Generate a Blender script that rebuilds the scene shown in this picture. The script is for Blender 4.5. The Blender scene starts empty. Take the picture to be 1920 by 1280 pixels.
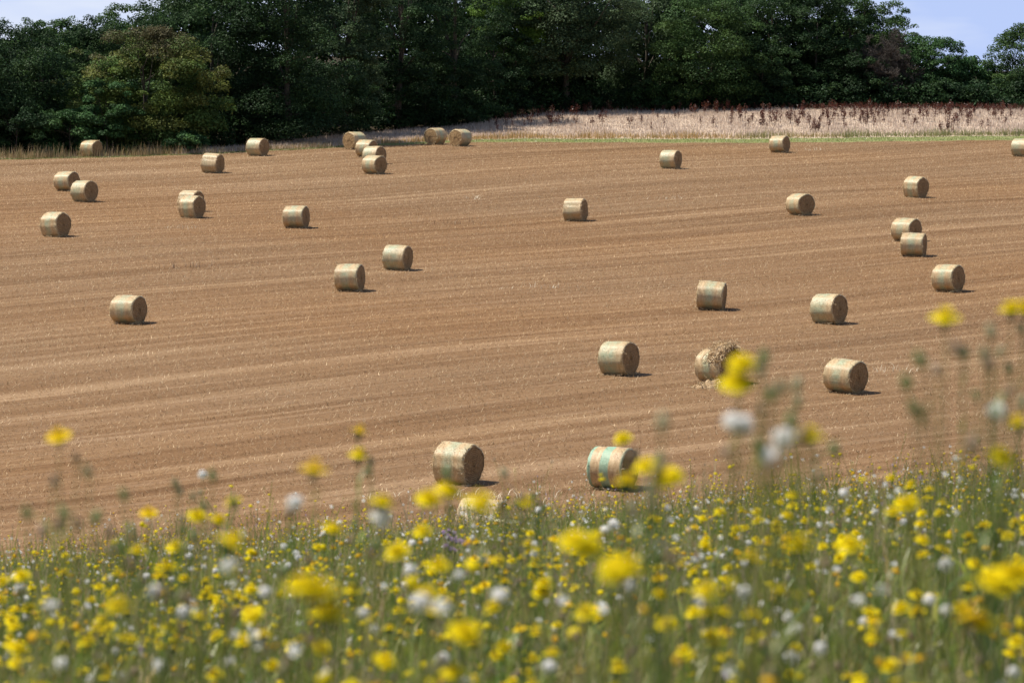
import bpy, math, numpy as np
from mathutils import Vector, Matrix, Euler
R = math.radians
rng = np.random.default_rng(11)
scene = bpy.context.scene
col = bpy.data.collections.new("place"); scene.collection.children.link(col)

# ------------------------------------------------------------------ terrain
HC = 18.9                                  # eye height above the field's datum
SL = 0.05236                               # the field climbs away from the viewer at 3 degrees
PITCH = R(3.5)
FPX = 7200.0                               # 135 mm lens on a 36 mm frame, in 1920-wide pixels

def sstep(a, b, x):
    t = np.clip((np.asarray(x, float) - a) / (b - a), 0, 1)
    return t * t * (3 - 2 * t)

def ground(x, y):
    x = np.asarray(x, float); y = np.asarray(y, float)
    field = SL * y + 0.10 * np.sin(x * .11 + y * .05) * sstep(100, 140, y)
    field = field + 0.8 * sstep(309, 336, y) * sstep(-14, 6, x) - 2.6 * sstep(339, 366, y) * sstep(0, 14, x)
    tilt = 9 * np.tanh(x * 0.085 / 9)
    mead = HC - 1.03 - 0.0956 * y + tilt - 0.0027 * np.clip(y - 44, 0, None) ** 2
    mead = mead + .05 * np.sin(x * 1.3 + y * .4) + .06 * np.sin(x * .5 - y * .9 + 1)
    d = np.clip(mead - field, -40, 40)
    return field + np.log1p(np.exp(d * 3)) / 3

def ray(px, py):
    u, v = (px - 960) / FPX, (py - 640) / FPX
    d = np.array([u, math.cos(PITCH) - v * math.sin(PITCH), -math.sin(PITCH) - v * math.cos(PITCH)])
    return d / d[1]

def sight(px, py, dist):                   # the world point seen at a bearing and a distance
    d = ray(px, py)
    return Vector((d[0] * dist, dist, HC + d[2] * dist))

def on_field(px, py):                      # where that bearing meets the ground
    d = ray(px, py); y = 80.0
    while HC + d[2] * y > ground(d[0] * y, y) and y < 420: y += .1
    return float(d[0] * y), float(y)

# ------------------------------------------------------------------ mesh helpers
def mesh_obj(name, v, f, mat, parent=None, tint=None, smooth=False, mats_idx=None):
    """one mesh object from arrays; f is an (M,4) or (M,3) array or a list of such"""
    v = np.asarray(v, np.float32).reshape(-1, 3)
    fs = f if isinstance(f, list) else [f]
    fs = [np.asarray(a, np.int32) for a in fs if len(a)]
    me = bpy.data.meshes.new(name)
    me.vertices.add(len(v)); me.vertices.foreach_set("co", v.ravel())
    loops = np.concatenate([a.ravel() for a in fs])
    sizes = np.concatenate([np.full(len(a), a.shape[1], np.int32) for a in fs])
    starts = np.concatenate([[0], np.cumsum(sizes)[:-1]]).astype(np.int32)
    me.loops.add(len(loops)); me.loops.foreach_set("vertex_index", loops)
    me.polygons.add(len(sizes)); me.polygons.foreach_set("loop_start", starts); me.polygons.foreach_set("loop_total", sizes)
    if tint is not None:
        t = np.ones((len(v), 4), np.float32); t[:, :3] = np.clip(tint, 0, 1)
        a = me.attributes.new("tint", 'FLOAT_COLOR', 'POINT'); a.data.foreach_set("color", t.ravel())
    for m in (mat if isinstance(mat, (list, tuple)) else [mat]): me.materials.append(m)
    if mats_idx is not None: me.polygons.foreach_set("material_index", np.asarray(mats_idx, np.int32))
    if smooth: me.polygons.foreach_set("use_smooth", np.ones(len(sizes), bool))
    me.update(calc_edges=True); me.validate()
    o = bpy.data.objects.new(name, me); col.objects.link(o)
    if parent is not None: o.parent = parent
    return o

def tag(o, label=None, cat=None, group=None, kind=None):
    if label: o["label"] = label
    if cat: o["category"] = cat
    if group: o["group"] = group
    if kind: o["kind"] = kind
    return o

def empty(name, loc, rz=0.0):
    o = bpy.data.objects.new(name, None); o.empty_display_size = .2
    col.objects.link(o); o.location = loc; o.rotation_euler = (0, 0, rz)
    return o

class MB:
    def __init__(s): s.v = []; s.f = []; s.t = []; s.n = 0
    def add(s, v, f, t=None):
        v = np.asarray(v, float).reshape(-1, 3); f = np.asarray(f, int)
        s.v.append(v); s.f.append(f + s.n); s.n += len(v)
        s.t.append(np.broadcast_to(np.asarray((1, 1, 1) if t is None else t, float), (len(v), 3)))
    def build(s, name, mat, parent=None, smooth=False):
        q = [a for a in s.f if a.shape[1] == 4]; t = [a for a in s.f if a.shape[1] == 3]
        fl = ([np.concatenate(q)] if q else []) + ([np.concatenate(t)] if t else [])
        return mesh_obj(name, np.concatenate(s.v), fl, mat, parent, np.concatenate(s.t), smooth)

def unit(a):
    a = np.asarray(a, float)
    return a / np.maximum(np.linalg.norm(a, axis=-1, keepdims=True), 1e-9)

def tube(pts, rad, k=5):
    pts = np.asarray(pts, float); n = len(pts); rad = np.broadcast_to(rad, (n,))
    d = unit(np.gradient(pts, axis=0))
    ref = np.where(np.abs(d[:, 2:3]) > .9, np.array([[1., 0, 0]]), np.array([[0, 0, 1.]]))
    a = unit(np.cross(d, ref)); b = np.cross(d, a)
    th = np.arange(k) * 2 * np.pi / k
    v = pts[:, None] + rad[:, None, None] * (np.cos(th)[None, :, None] * a[:, None] + np.sin(th)[None, :, None] * b[:, None])
    f = [[i * k + j, i * k + (j + 1) % k, (i + 1) * k + (j + 1) % k, (i + 1) * k + j] for i in range(n - 1) for j in range(k)]
    return v.reshape(-1, 3), np.array(f)

def blades(base, height, width, lean, tint, rg, segs=2, droop=.35):
    """upright tapering blades: arrays of bases (K,3), heights, widths, lean amount, tint (K,3)"""
    K = len(base); th = rg.uniform(0, 2 * np.pi, K)
    side = np.stack([np.cos(th), np.sin(th), 0 * th], 1)
    fw = np.stack([-np.sin(th), np.cos(th), 0 * th], 1) * np.sign(rg.uniform(-1, 1, K))[:, None]
    V = []
    for i in range(segs + 1):
        t = i / segs
        c = base + np.array([0, 0, 1.]) * (height * t * (1 - droop * .3 * t * lean))[:, None] + fw * (height * lean * t * t)[:, None]
        w = (width * (1 - t) ** .7 * .5 + width * .06)[:, None]
        V += [c - side * w, c + side * w]
    V = np.stack(V, 1); m = 2 * (segs + 1)
    f = np.array([[2 * i, 2 * i + 1, 2 * i + 3, 2 * i + 2] for i in range(segs)])
    F = (np.arange(K)[:, None, None] * m + f[None]).reshape(-1, 4)
    return V.reshape(-1, 3), F, np.repeat(tint, m, 0)

def diamonds(pos, nrm, size, asp, rg):
    """leaf shaped quads"""
    K = len(pos); nrm = unit(nrm)
    a = unit(np.cross(nrm, rg.normal(size=(K, 3)))); b = np.cross(nrm, a)
    L = (size * .5)[:, None]; W = L * asp
    V = np.stack([pos - a * L, pos + b * W - a * L * .15 + nrm * W * .25, pos + a * L, pos - b * W - a * L * .15 + nrm * W * .25], 1)
    return V.reshape(-1, 3), np.arange(4 * K).reshape(-1, 4)

# ------------------------------------------------------------------ materials
def new_mat(name):
    m = bpy.data.materials.new(name); m.use_nodes = True
    nt = m.node_tree; nt.nodes.clear()
    return m, nt

def N(nt, typ, **kw):
    n = nt.nodes.new(typ)
    for k, v in kw.items():
        if k.startswith("i_"): n.inputs[k[2:].replace("_", " ")].default_value = v
        else: setattr(n, k, v)
    return n

def ramp(nt, fac, stops):
    r = N(nt, "ShaderNodeValToRGB"); e = r.color_ramp.elements
    while len(e) < len(stops): e.new(.5)
    for el, (p, c) in zip(e, stops): el.position = p; el.color = (*c, 1) if len(c) == 3 else c
    nt.links.new(fac, r.inputs[0]); return r.outputs[0]

def mixc(nt, fac, a, b, blend='MIX'):
    m = N(nt, "ShaderNodeMix", data_type='RGBA', blend_type=blend)
    for s, v in ((m.inputs[0], fac), (m.inputs[6], a), (m.inputs[7], b)):
        if hasattr(v, "links"): nt.links.new(v, s)
        elif isinstance(v, (int, float)): s.default_value = v
        else: s.default_value = (*v, 1)
    return m.outputs[2]

def noise(nt, vec, scale, detail=3, rough=.55):
    n = N(nt, "ShaderNodeTexNoise"); n.inputs["Scale"].default_value = scale
    n.inputs["Detail"].default_value = detail; n.inputs["Roughness"].default_value = rough
    if vec is not None: nt.links.new(vec, n.inputs["Vector"])
    return n.outputs["Fac"]

def mapping(nt, vec, scale=(1, 1, 1), rot=(0, 0, 0)):
    m = N(nt, "ShaderNodeMapping"); m.inputs["Scale"].default_value = scale; m.inputs["Rotation"].default_value = rot
    nt.links.new(vec, m.inputs["Vector"]); return m.outputs[0]

def finish(nt, colour, rough=.85, bump=None, bump_d=.02, translucent=0, spec=.2):
    out = N(nt, "ShaderNodeOutputMaterial")
    p = N(nt, "ShaderNodeBsdfPrincipled"); p.inputs["Roughness"].default_value = rough
    p.inputs["Specular IOR Level"].default_value = spec
    if hasattr(colour, "links"): nt.links.new(colour, p.inputs["Base Color"])
    else: p.inputs["Base Color"].default_value = (*colour, 1)
    if bump is not None:
        b = N(nt, "ShaderNodeBump"); b.inputs["Distance"].default_value = bump_d; b.inputs["Strength"].default_value = .8
        nt.links.new(bump, b.inputs["Height"]); nt.links.new(b.outputs[0], p.inputs["Normal"])
    s = p.outputs[0]
    if translucent:
        t = N(nt, "ShaderNodeBsdfTranslucent")
        if hasattr(colour, "links"): nt.links.new(colour, t.inputs["Color"])
        else: t.inputs["Color"].default_value = (*colour, 1)
        m = N(nt, "ShaderNodeMixShader"); m.inputs[0].default_value = translucent
        nt.links.new(s, m.inputs[1]); nt.links.new(t.outputs[0], m.inputs[2]); s = m.outputs[0]
    nt.links.new(s, out.inputs["Surface"])

def tint_mat(name, rough=.6, translucent=.25, spec=.3, vary=.0):
    m, nt = new_mat(name)
    a = N(nt, "ShaderNodeAttribute", attribute_name="tint"); c = a.outputs["Color"]
    finish(nt, c, rough, translucent=translucent, spec=spec); return m

M_leaf = tint_mat("leaf", .6, .25, .12)
M_herb = tint_mat("herb", .40, .35, .5)
M_petal = tint_mat("petal", .7, .55, .08)
M_straw = tint_mat("loose straw", .6, .15, .35)

def bark_mat():
    m, nt = new_mat("bark"); g = N(nt, "ShaderNodeTexCoord").outputs["Object"]
    n = noise(nt, mapping(nt, g, (6, 6, 1.2)), 2, 5)
    finish(nt, ramp(nt, n, [(.3, (.035, .028, .02)), (.7, (.12, .10, .075))]), .9, n, .04); return m
M_bark = bark_mat()

SWATH = -math.atan(.85)
def swath_tone(nt):
    """straw rows and wheel tracks of the harvest as a 0..1 value and a hue value"""
    P = N(nt, "ShaderNodeNewGeometry").outputs["Position"]
    wob = N(nt, "ShaderNodeTexNoise"); wob.inputs["Scale"].default_value = .03; nt.links.new(P, wob.inputs["Vector"])
    add = N(nt, "ShaderNodeVectorMath", operation='MULTIPLY_ADD')
    nt.links.new(wob.outputs["Color"], add.inputs[0]); add.inputs[1].default_value = (3, 3, 0); nt.links.new(P, add.inputs[2])
    W = add.outputs[0]
    a = noise(nt, mapping(nt, mapping(nt, W, rot=(0, 0, SWATH)), (.010, .26, 0)), 1, 4, .62)
    b = noise(nt, mapping(nt, mapping(nt, W, rot=(0, 0, SWATH)), (.028, 1.1, 0)), 1, 4, .6)
    w = N(nt, "ShaderNodeTexWave", wave_type='BANDS', bands_direction='Y', wave_profile='SIN')
    w.inputs["Scale"].default_value = .052; w.inputs["Distortion"].default_value = 3.0; w.inputs["Detail"].default_value = 2
    w.inputs["Detail Scale"].default_value = .6
    nt.links.new(mapping(nt, mapping(nt, W, rot=(0, 0, SWATH)), (.25, 1, 0)), w.inputs["Vector"])
    big = noise(nt, P, .028, 2)
    return P, a, b, w.outputs["Fac"], big

def field_mat():
    m, nt = new_mat("stubble ground")
    P, a, b, w, big = swath_tone(nt)
    c = ramp(nt, a, [(.35, (.115, .062, .027)), (.46, (.172, .100, .048)), (.58, (.198, .120, .060)), (.65, (.30, .20, .115))])
    c = mixc(nt, .5, c, ramp(nt, b, [(.30, (.115, .062, .027)), (.5, (.180, .106, .052)), (.70, (.32, .22, .125))]))
    c = mixc(nt, .08, c, ramp(nt, w, [(0, (.125, .07, .032)), (.6, (.178, .106, .053)), (1, (.29, .195, .11))]))
    c = mixc(nt, ramp(nt, big, [(.42, (0, 0, 0)), (.68, (.5, .5, .5))]), c, mixc(nt, 1.0, c, (1.05, .92, .74), 'MULTIPLY'))
    g = noise(nt, P, 5.5, 4, .7)
    c = mixc(nt, 1.0, c, ramp(nt, g, [(.3, (.62, .60, .58)), (.5, (1, 1, 1)), (.72, (1.0, 1.0, 1.0))]), 'MULTIPLY')
    ch = noise(nt, mapping(nt, mapping(nt, P, rot=(0, 0, SWATH)), (.03, 1.5, 0)), 1, 4, .7)
    c = mixc(nt, ramp(nt, ch, [(.52, (0, 0, 0)), (.74, (.34, .34, .34))]), c, (.42, .30, .19))
    sp = noise(nt, P, 14, 2, .6)
    c = mixc(nt, ramp(nt, sp, [(.62, (0, 0, 0)), (.72, (.4, .4, .4))]), c, (.56, .42, .25))
    c = mixc(nt, 1., c, (1.01, .98, .965), 'MULTIPLY')
    finish(nt, c, .95, g, .05, spec=.1); return m
M_field = field_mat()

def stubble_mat():
    m, nt = new_mat("stubble straw")
    P, a, b, w, big = swath_tone(nt)
    t = N(nt, "ShaderNodeAttribute", attribute_name="tint").outputs["Color"]
    k = ramp(nt, b, [(.32, (.72, .68, .63)), (.5, (.92, .9, .87)), (.70, (1.25, 1.25, 1.25))])
    k2 = ramp(nt, a, [(.32, (.80, .78, .74)), (.66, (1.12, 1.12, 1.12))])
    ch = noise(nt, mapping(nt, mapping(nt, P, rot=(0, 0, SWATH)), (.03, 1.5, 0)), 1, 4, .7)
    k2 = mixc(nt, 1., k2, ramp(nt, ch, [(.5, (1, 1, 1)), (.74, (1.4, 1.4, 1.42))]), 'MULTIPLY')
    c = mixc(nt, 1., mixc(nt, 1., t, k, 'MULTIPLY'), k2, 'MULTIPLY')
    c = mixc(nt, ramp(nt, big, [(.42, (0, 0, 0)), (.68, (.5, .5, .5))]), c, mixc(nt, 1.0, c, (1.05, .92, .74), 'MULTIPLY'))
    finish(nt, c, .6, translucent=.4, spec=.3); return m
M_stub = stubble_mat()

def soil_mat(name, stops, scale=.8, fine=7):
    m, nt = new_mat(name); P = N(nt, "ShaderNodeNewGeometry").outputs["Position"]
    a = noise(nt, P, scale, 5, .65); b = noise(nt, P, fine, 3)
    c = mixc(nt, .5, ramp(nt, a, stops), ramp(nt, b, stops))
    finish(nt, c, .95, b, .03, spec=.1); return m
M_meadow = soil_mat("meadow soil", [(.3, (.06, .06, .022)), (.55, (.12, .125, .04)), (.75, (.22, .165, .085))])
M_green = soil_mat("short turf", [(.3, (.15, .17, .055)), (.55, (.22, .235, .085)), (.75, (.35, .30, .16))], .35)
M_pale = soil_mat("dry sward", [(.3, (.36, .27, .19)), (.55, (.50, .39, .29)), (.75, (.60, .48, .36))], .5)
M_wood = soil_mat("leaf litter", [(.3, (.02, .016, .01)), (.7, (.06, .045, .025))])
M_far = soil_mat("open country", [(.3, (.10, .10, .045)), (.7, (.20, .16, .08))], .02, 1)

def bale_end_mat():
    m, nt = new_mat("coiled straw"); oc = N(nt, "ShaderNodeTexCoord").outputs["Object"]
    sx = N(nt, "ShaderNodeSeparateXYZ"); nt.links.new(oc, sx.inputs[0])
    yz = N(nt, "ShaderNodeCombineXYZ"); nt.links.new(sx.outputs[1], yz.inputs[0]); nt.links.new(sx.outputs[2], yz.inputs[1])
    sh = N(nt, "ShaderNodeVectorMath", operation='ADD'); nt.links.new(yz.outputs[0], sh.inputs[0]); sh.inputs[1].default_value = (0, -.68, 0)
    w = N(nt, "ShaderNodeTexWave", wave_type='RINGS', rings_direction='SPHERICAL'); w.inputs["Scale"].default_value = 4.5
    w.inputs["Distortion"].default_value = 5; w.inputs["Detail"].default_value = 4; w.inputs["Detail Scale"].default_value = 2.4
    nt.links.new(sh.outputs[0], w.inputs["Vector"])
    n = noise(nt, oc, 26, 4, .7); n2 = noise(nt, oc, 5, 3)
    c = ramp(nt, w.outputs["Fac"], [(.15, (.16, .09, .040)), (.55, (.32, .195, .09)), (.95, (.52, .36, .18))])
    c = mixc(nt, .45, c, ramp(nt, n, [(.3, (.12, .068, .03)), (.5, (.33, .21, .10)), (.72, (.70, .52, .29))]))
    c = mixc(nt, 1., c, ramp(nt, n2, [(.3, (.72, .70, .68)), (.7, (1.12, 1.1, 1.05))]), 'MULTIPLY')
    finish(nt, c, .8, n, .04, spec=.2); return m
M_end = bale_end_mat()

def net_mat(name, strength, bands):
    """straw seen through a wrap of pale mint netting that is densest in some bands round the bale"""
    m, nt = new_mat(name); oc = N(nt, "ShaderNodeTexCoord").outputs["Object"]
    rnd = N(nt, "ShaderNodeObjectInfo").outputs["Random"]
    off = N(nt, "ShaderNodeCombineXYZ"); mu = N(nt, "ShaderNodeMath", operation='MULTIPLY'); nt.links.new(rnd, mu.inputs[0]); mu.inputs[1].default_value = 40
    for i in range(3): nt.links.new(mu.outputs[0], off.inputs[i])
    sh = N(nt, "ShaderNodeVectorMath", operation='ADD'); nt.links.new(oc, sh.inputs[0]); nt.links.new(off.outputs[0], sh.inputs[1]); V = sh.outputs[0]
    sx = N(nt, "ShaderNodeSeparateXYZ"); nt.links.new(oc, sx.inputs[0])
    a = N(nt, "ShaderNodeMath", operation='MULTIPLY_ADD'); nt.links.new(sx.outputs[0], a.inputs[0]); a.inputs[1].default_value = 1 / 1.2; a.inputs[2].default_value = .5
    wob = N(nt, "ShaderNodeMath", operation='MULTIPLY_ADD'); nt.links.new(noise(nt, V, 3, 2), wob.inputs[0]); wob.inputs[1].default_value = .10 if strength < .9 else .02; nt.links.new(a.outputs[0], wob.inputs[2])
    band = ramp(nt, wob.outputs[0], bands)
    n = noise(nt, mapping(nt, V, (5, 1.6, 1.6)), 2.2, 5, .65)
    straw = ramp(nt, n, [(.28, (.30, .175, .072)), (.5, (.49, .32, .15)), (.72, (.74, .56, .31))])
    fine = noise(nt, mapping(nt, V, (30, 9, 9)), 2, 3, .7)
    straw = mixc(nt, .4, straw, ramp(nt, fine, [(.3, (.20, .115, .05)), (.5, (.48, .325, .16)), (.7, (.86, .71, .45))]))
    patch = noise(nt, V, 2.6, 4, .7)
    k = mixc(nt, 1., band, ramp(nt, patch, [(.32, (.25 if strength < .9 else .8,) * 3), (.62, (1, 1, 1))]), 'MULTIPLY')
    k = mixc(nt, 1., k, (strength,) * 3, 'MULTIPLY')
    net = ramp(nt, fine, [(.3, (.15, .22, .13)), (.5, (.29, .37, .23)), (.7, (.56, .63, .43))]) if strength < .9 else ramp(nt, fine, [(.3, (.15, .32, .21)), (.6, (.28, .48, .33)), (.75, (.46, .60, .45))])
    finish(nt, mixc(nt, k, straw, net), .42, fine, .02, spec=.5); return m
B0, B1, BH, BQ = (0, 0, 0), (1, 1, 1), (.5, .5, .5), (.25, .25, .25)
M_net = [net_mat("net wrap banded", .90, [(.0, B1), (.10, B1), (.13, B0), (.37, B0), (.40, B1), (.62, B1), (.65, B0), (.94, B0), (.97, BH)]),
         net_mat("net wrap centred", .78, [(.06, BQ), (.28, B0), (.45, B1), (.62, B1), (.78, B0), (.95, BH)]),
         net_mat("net wrap broad", .76, [(.1, BH), (.32, B1), (.60, B1), (.85, BQ)]),
         net_mat("net wrap faded", .5, [(.1, BQ), (.4, B1), (.6, BH), (.9, BQ)])]

# ------------------------------------------------------------------ setting: ground sheets between boundary lines
EX = [-400, -60, -38.2, -22.8, -12.9, -2.5, 10, 41, 80, 400]
EY = [283, 285, 286.5, 292.6, 299, 305.8, 307.2, 307.9, 308, 309]
def edge(x): return np.interp(x, EX, EY) + .25 * np.sin(np.asarray(x) * .9) + .2 * np.sin(np.asarray(x) * 2.3)
def edge_green(x): return edge(x) + np.interp(x, [-45, -16, -8, 2, 60], [.3, .5, 2.0, 4.6, 4.6])
def edge_dry(x): return np.interp(x, [-400, -38, -23, -13, -6, 2, 8, 400], [290, 291, 297, 316, 324, 335, 339, 341])

def sheet(name, xs, lo, hi, ny, mat):
    X = np.repeat(xs[:, None], ny, 1); t = np.linspace(0, 1, ny)[None]
    a = lo(xs)[:, None] if callable(lo) else lo; b = hi(xs)[:, None] if callable(hi) else hi
    Y = a + (b - a) * t; Z = ground(X, Y); nx = len(xs)
    i = np.arange(nx - 1)[:, None] * ny + np.arange(ny - 1)[None]
    f = np.stack([i, i + ny, i + ny + 1, i + 1], -1).reshape(-1, 4)
    return tag(mesh_obj(name, np.stack([X, Y, Z], -1).reshape(-1, 3), f, mat, smooth=True), kind='structure')
foot = lambda x: 90.0 + 0 * np.asarray(x) + np.clip(np.asarray(x) * .35, -20, 25)
xs_n = np.concatenate([np.linspace(-140, -14, 22), np.linspace(-12, 12, 97), np.linspace(14, 140, 22)])
xs_f = np.linspace(-140, 140, 281)
sheet("meadow_ground", xs_n, -30.0, foot, 180, M_meadow)
sheet("stubble_field", xs_f, foot, edge, 160, M_field)
sheet("grass_strip", xs_f, edge, edge_green, 6, M_green)
sheet("dry_meadow", xs_f, edge_green, edge_dry, 30, M_pale)
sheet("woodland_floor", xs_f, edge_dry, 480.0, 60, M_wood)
gx = np.linspace(-5000, 5000, 41); gy = np.linspace(-5000, 9000, 57)
GX, GY = np.meshgrid(gx, gy, indexing='ij'); nyy = len(gy)
gz = np.where(GY < 480, np.clip(GY, -200, 480) * SL - 14, 480 * SL - 14 - (GY - 480) * .02)
i = np.arange(40)[:, None] * nyy + np.arange(56)[None]
tag(mesh_obj("ground", np.stack([GX, GY, gz], -1).reshape(-1, 3), np.stack([i, i + nyy, i + nyy + 1, i + 1], -1).reshape(-1, 4), M_far), kind='structure')

# ------------------------------------------------------------------ round bales
LB, RB = 1.2, .70
def bale_profile():
    pts = [(-.5 * LB + .03, .60)]
    for t in np.linspace(0, 1, 4): pts.append((-.5 * LB + .05 * (1 - math.cos(t * math.pi / 2)), RB - .06 + .06 * math.sin(t * math.pi / 2)))
    for x in np.linspace(-.42, .42, 9): pts.append((x * LB, RB + .012 * math.cos(x * 3.2)))
    e = [(-a, r) for a, r in pts[:5]][::-1]
    return pts[1:] + e[:-1]

def ring_noise(rg, th, amp, ks=(2, 3, 5, 7, 11)):
    return sum(amp / k ** .6 * np.cos(k * th + rg.uniform(0, 6.28)) for k in ks)

def straws(rg, pos, direc, n_len, w):
    """short bent straw ribbons from pos along direc"""
    K = len(pos); d = unit(direc); s = unit(np.cross(d, rg.normal(size=(K, 3)))) * (w * .5)
    c = unit(np.cross(d, s)) * (n_len * rg.uniform(-.4, .4, K))[:, None]
    L = n_len[:, None]
    V = np.stack([pos - s, pos + s, pos + d * L * .5 + c * .6 - s, pos + d * L * .5 + c * .6 + s, pos + d * L + c * 1.2 - s * .4 - np.array([0, 0, .15]) * L, pos + d * L + c * 1.2 + s * .4 - np.array([0, 0, .15]) * L], 1)
    F = (np.arange(K)[:, None, None] * 6 + np.array([[0, 1, 3, 2], [2, 3, 5, 4]])[None]).reshape(-1, 4)
    return V.reshape(-1, 3), F

def straw_tint(rg, K):
    a = rg.uniform(0, 1, (K, 1)); return (np.array([.30, .19, .09]) * (1 - a) + np.array([.72, .56, .33]) * a)

def make_bale_meshes(seed, net, rough=1.0):
    rg = np.random.default_rng(seed); prof = bale_profile(); K = 56
    th = np.arange(K) * 2 * np.pi / K; dent = ring_noise(rg, th, .022 * rough)
    squash = rg.uniform(.925, .98)
    def P(x, r, extra=0):
        rr = r + dent * (r / RB) + extra
        y = rr * np.cos(th); z = rr * np.sin(th) * squash
        z = np.maximum(z, -.655 * 1.0); return np.stack([np.full(K, x) if np.isscalar(x) else x, y * (1 + .02 * (z < -.5)), z + .655], 1)
    ends = []
    # coiled ends
    for sgn in (-1, 1):
        rad = [.0, .07, .15, .24, .33, .42, .50, .58, .645]; rows = []
        for r in rad:
            bx = sgn * (.5 * LB - .012 + .035 * (1 - (r / .65) ** 2) * rg.uniform(.3, 1)) + .010 * rg.normal(size=K)
            rows.append(P(bx, r))
        rows.append(P(sgn * (.5 * LB - .02), .665)); v = np.concatenate(rows); n = len(rows)
        f = np.array([[i * K + j, i * K + (j + 1) % K, (i + 1) * K + (j + 1) % K, (i + 1) * K + j] for i in range(n - 1) for j in range(K)])
        mb = MB(); mb.add(v, f if sgn > 0 else f[:, ::-1]); ends.append(mb.build('straw_end', M_end))
    # strands that stick out round both rims and over the top
    n = int(240 * rough); a = rg.uniform(0, 6.283, n); sg = np.sign(rg.uniform(-1, 1, n)); r = RB * rg.uniform(.86, 1.0, n)
    pos = np.stack([sg * (LB * .5 - rg.uniform(0, .05, n)), r * np.cos(a), np.maximum(r * np.sin(a) * squash, -.64) + .655], 1)
    d = np.stack([sg * rg.uniform(.0, .8, n), np.cos(a), np.sin(a)], 1) + rg.normal(size=(n, 3)) * .7
    v, f = straws(rg, pos, d, rg.uniform(.04, .19, n), np.full((n, 1), .014))
    mb2 = MB(); mb2.add(v, f, None); mb2.t[-1] = np.repeat(straw_tint(rg, n), 6, 0)
    n = int(260 * rough); a = rg.uniform(-.6, 3.7, n); x = rg.uniform(-.5, .5, n) * LB
    pos = np.stack([x, RB * np.cos(a), RB * np.sin(a) * squash + .655], 1)
    d = np.stack([rg.normal(size=n), np.cos(a) * .5 - np.sin(a) * rg.normal(size=n), np.sin(a) * .5 + np.cos(a) * rg.normal(size=n)], 1)
    v, f = straws(rg, pos, d, rg.uniform(.03, .13, n), np.full((n, 1), .009)); mb2.add(v, f); mb2.t[-1] = np.repeat(straw_tint(rg, n), 6, 0)
    n = 420; x = rg.uniform(-.62, .62, n) * LB; yy = rg.normal(size=n) * .42                     # litter pressed round the foot
    keep = (np.abs(yy) > .2) | (np.abs(x) > .56); x, yy = x[keep], yy[keep]; n = len(x)
    v, f = straws(rg, np.stack([x, yy, rg.uniform(.0, .05, n)], 1), np.stack([rg.normal(size=n), rg.normal(size=n), rg.uniform(0, .8, n)], 1), rg.uniform(.06, .22, n), np.full((n, 1), .012)); mb2.add(v, f); mb2.t[-1] = np.repeat(straw_tint(rg, n), 6, 0)
    wisps = mb2.build("straw_fringe", M_straw)
    rows = [P(x + .004 * rg.normal(size=K), r) for x, r in prof]
    for k in range(1, len(rows) - 1): rows[k] = rows[k] + rg.normal(size=(K, 3)) * .006
    v = np.concatenate(rows); n = len(rows)
    f = np.array([[i * K + j, i * K + (j + 1) % K, (i + 1) * K + (j + 1) % K, (i + 1) * K + j] for i in range(n - 1) for j in range(K)])
    wrap = mesh_obj("net_wrap", v, f, M_net[net], smooth=True)
    out = [*ends, wrap, wisps]
    meshes = [o.data for o in out]
    for o in out: bpy.data.objects.remove(o)
    return meshes
BALES = [make_bale_meshes(3, 0, .5), make_bale_meshes(4, 1), make_bale_meshes(5, 2), make_bale_meshes(6, 3, 1.5), make_bale_meshes(7, 1, 1.6)]

def put_bale(px, py, ang, variant, label, flip=False, roll=0.0, size=1.0):
    x, y = on_field(px, py)
    az = math.atan2(x, y)
    o = empty("straw_bale", (x, y, float(ground(x, y)) - .015), (-R(ang) if not flip else R(ang)) - az + math.pi * (1 if flip else 0))
    # rest on the slope
    q = np.random.default_rng(int(px * 7 + py)); size *= q.uniform(.97, 1.03)
    o.rotation_euler.y = R(roll + q.normal() * .9); o.scale = (size * q.uniform(.96, 1.05), size, size * q.uniform(.97, 1.02))
    for nm, me in zip(("straw_end", "straw_end", "net_wrap", "straw_fringe"), BALES[variant]):
        if nm == "straw_fringe" and px == 903: continue          # sunk in the meadow
        c = bpy.data.objects.new(nm, me); col.objects.link(c); c.parent = o
    tag(o, label, "straw bale", "round straw bales lying on the stubble field")
    return o

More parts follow.
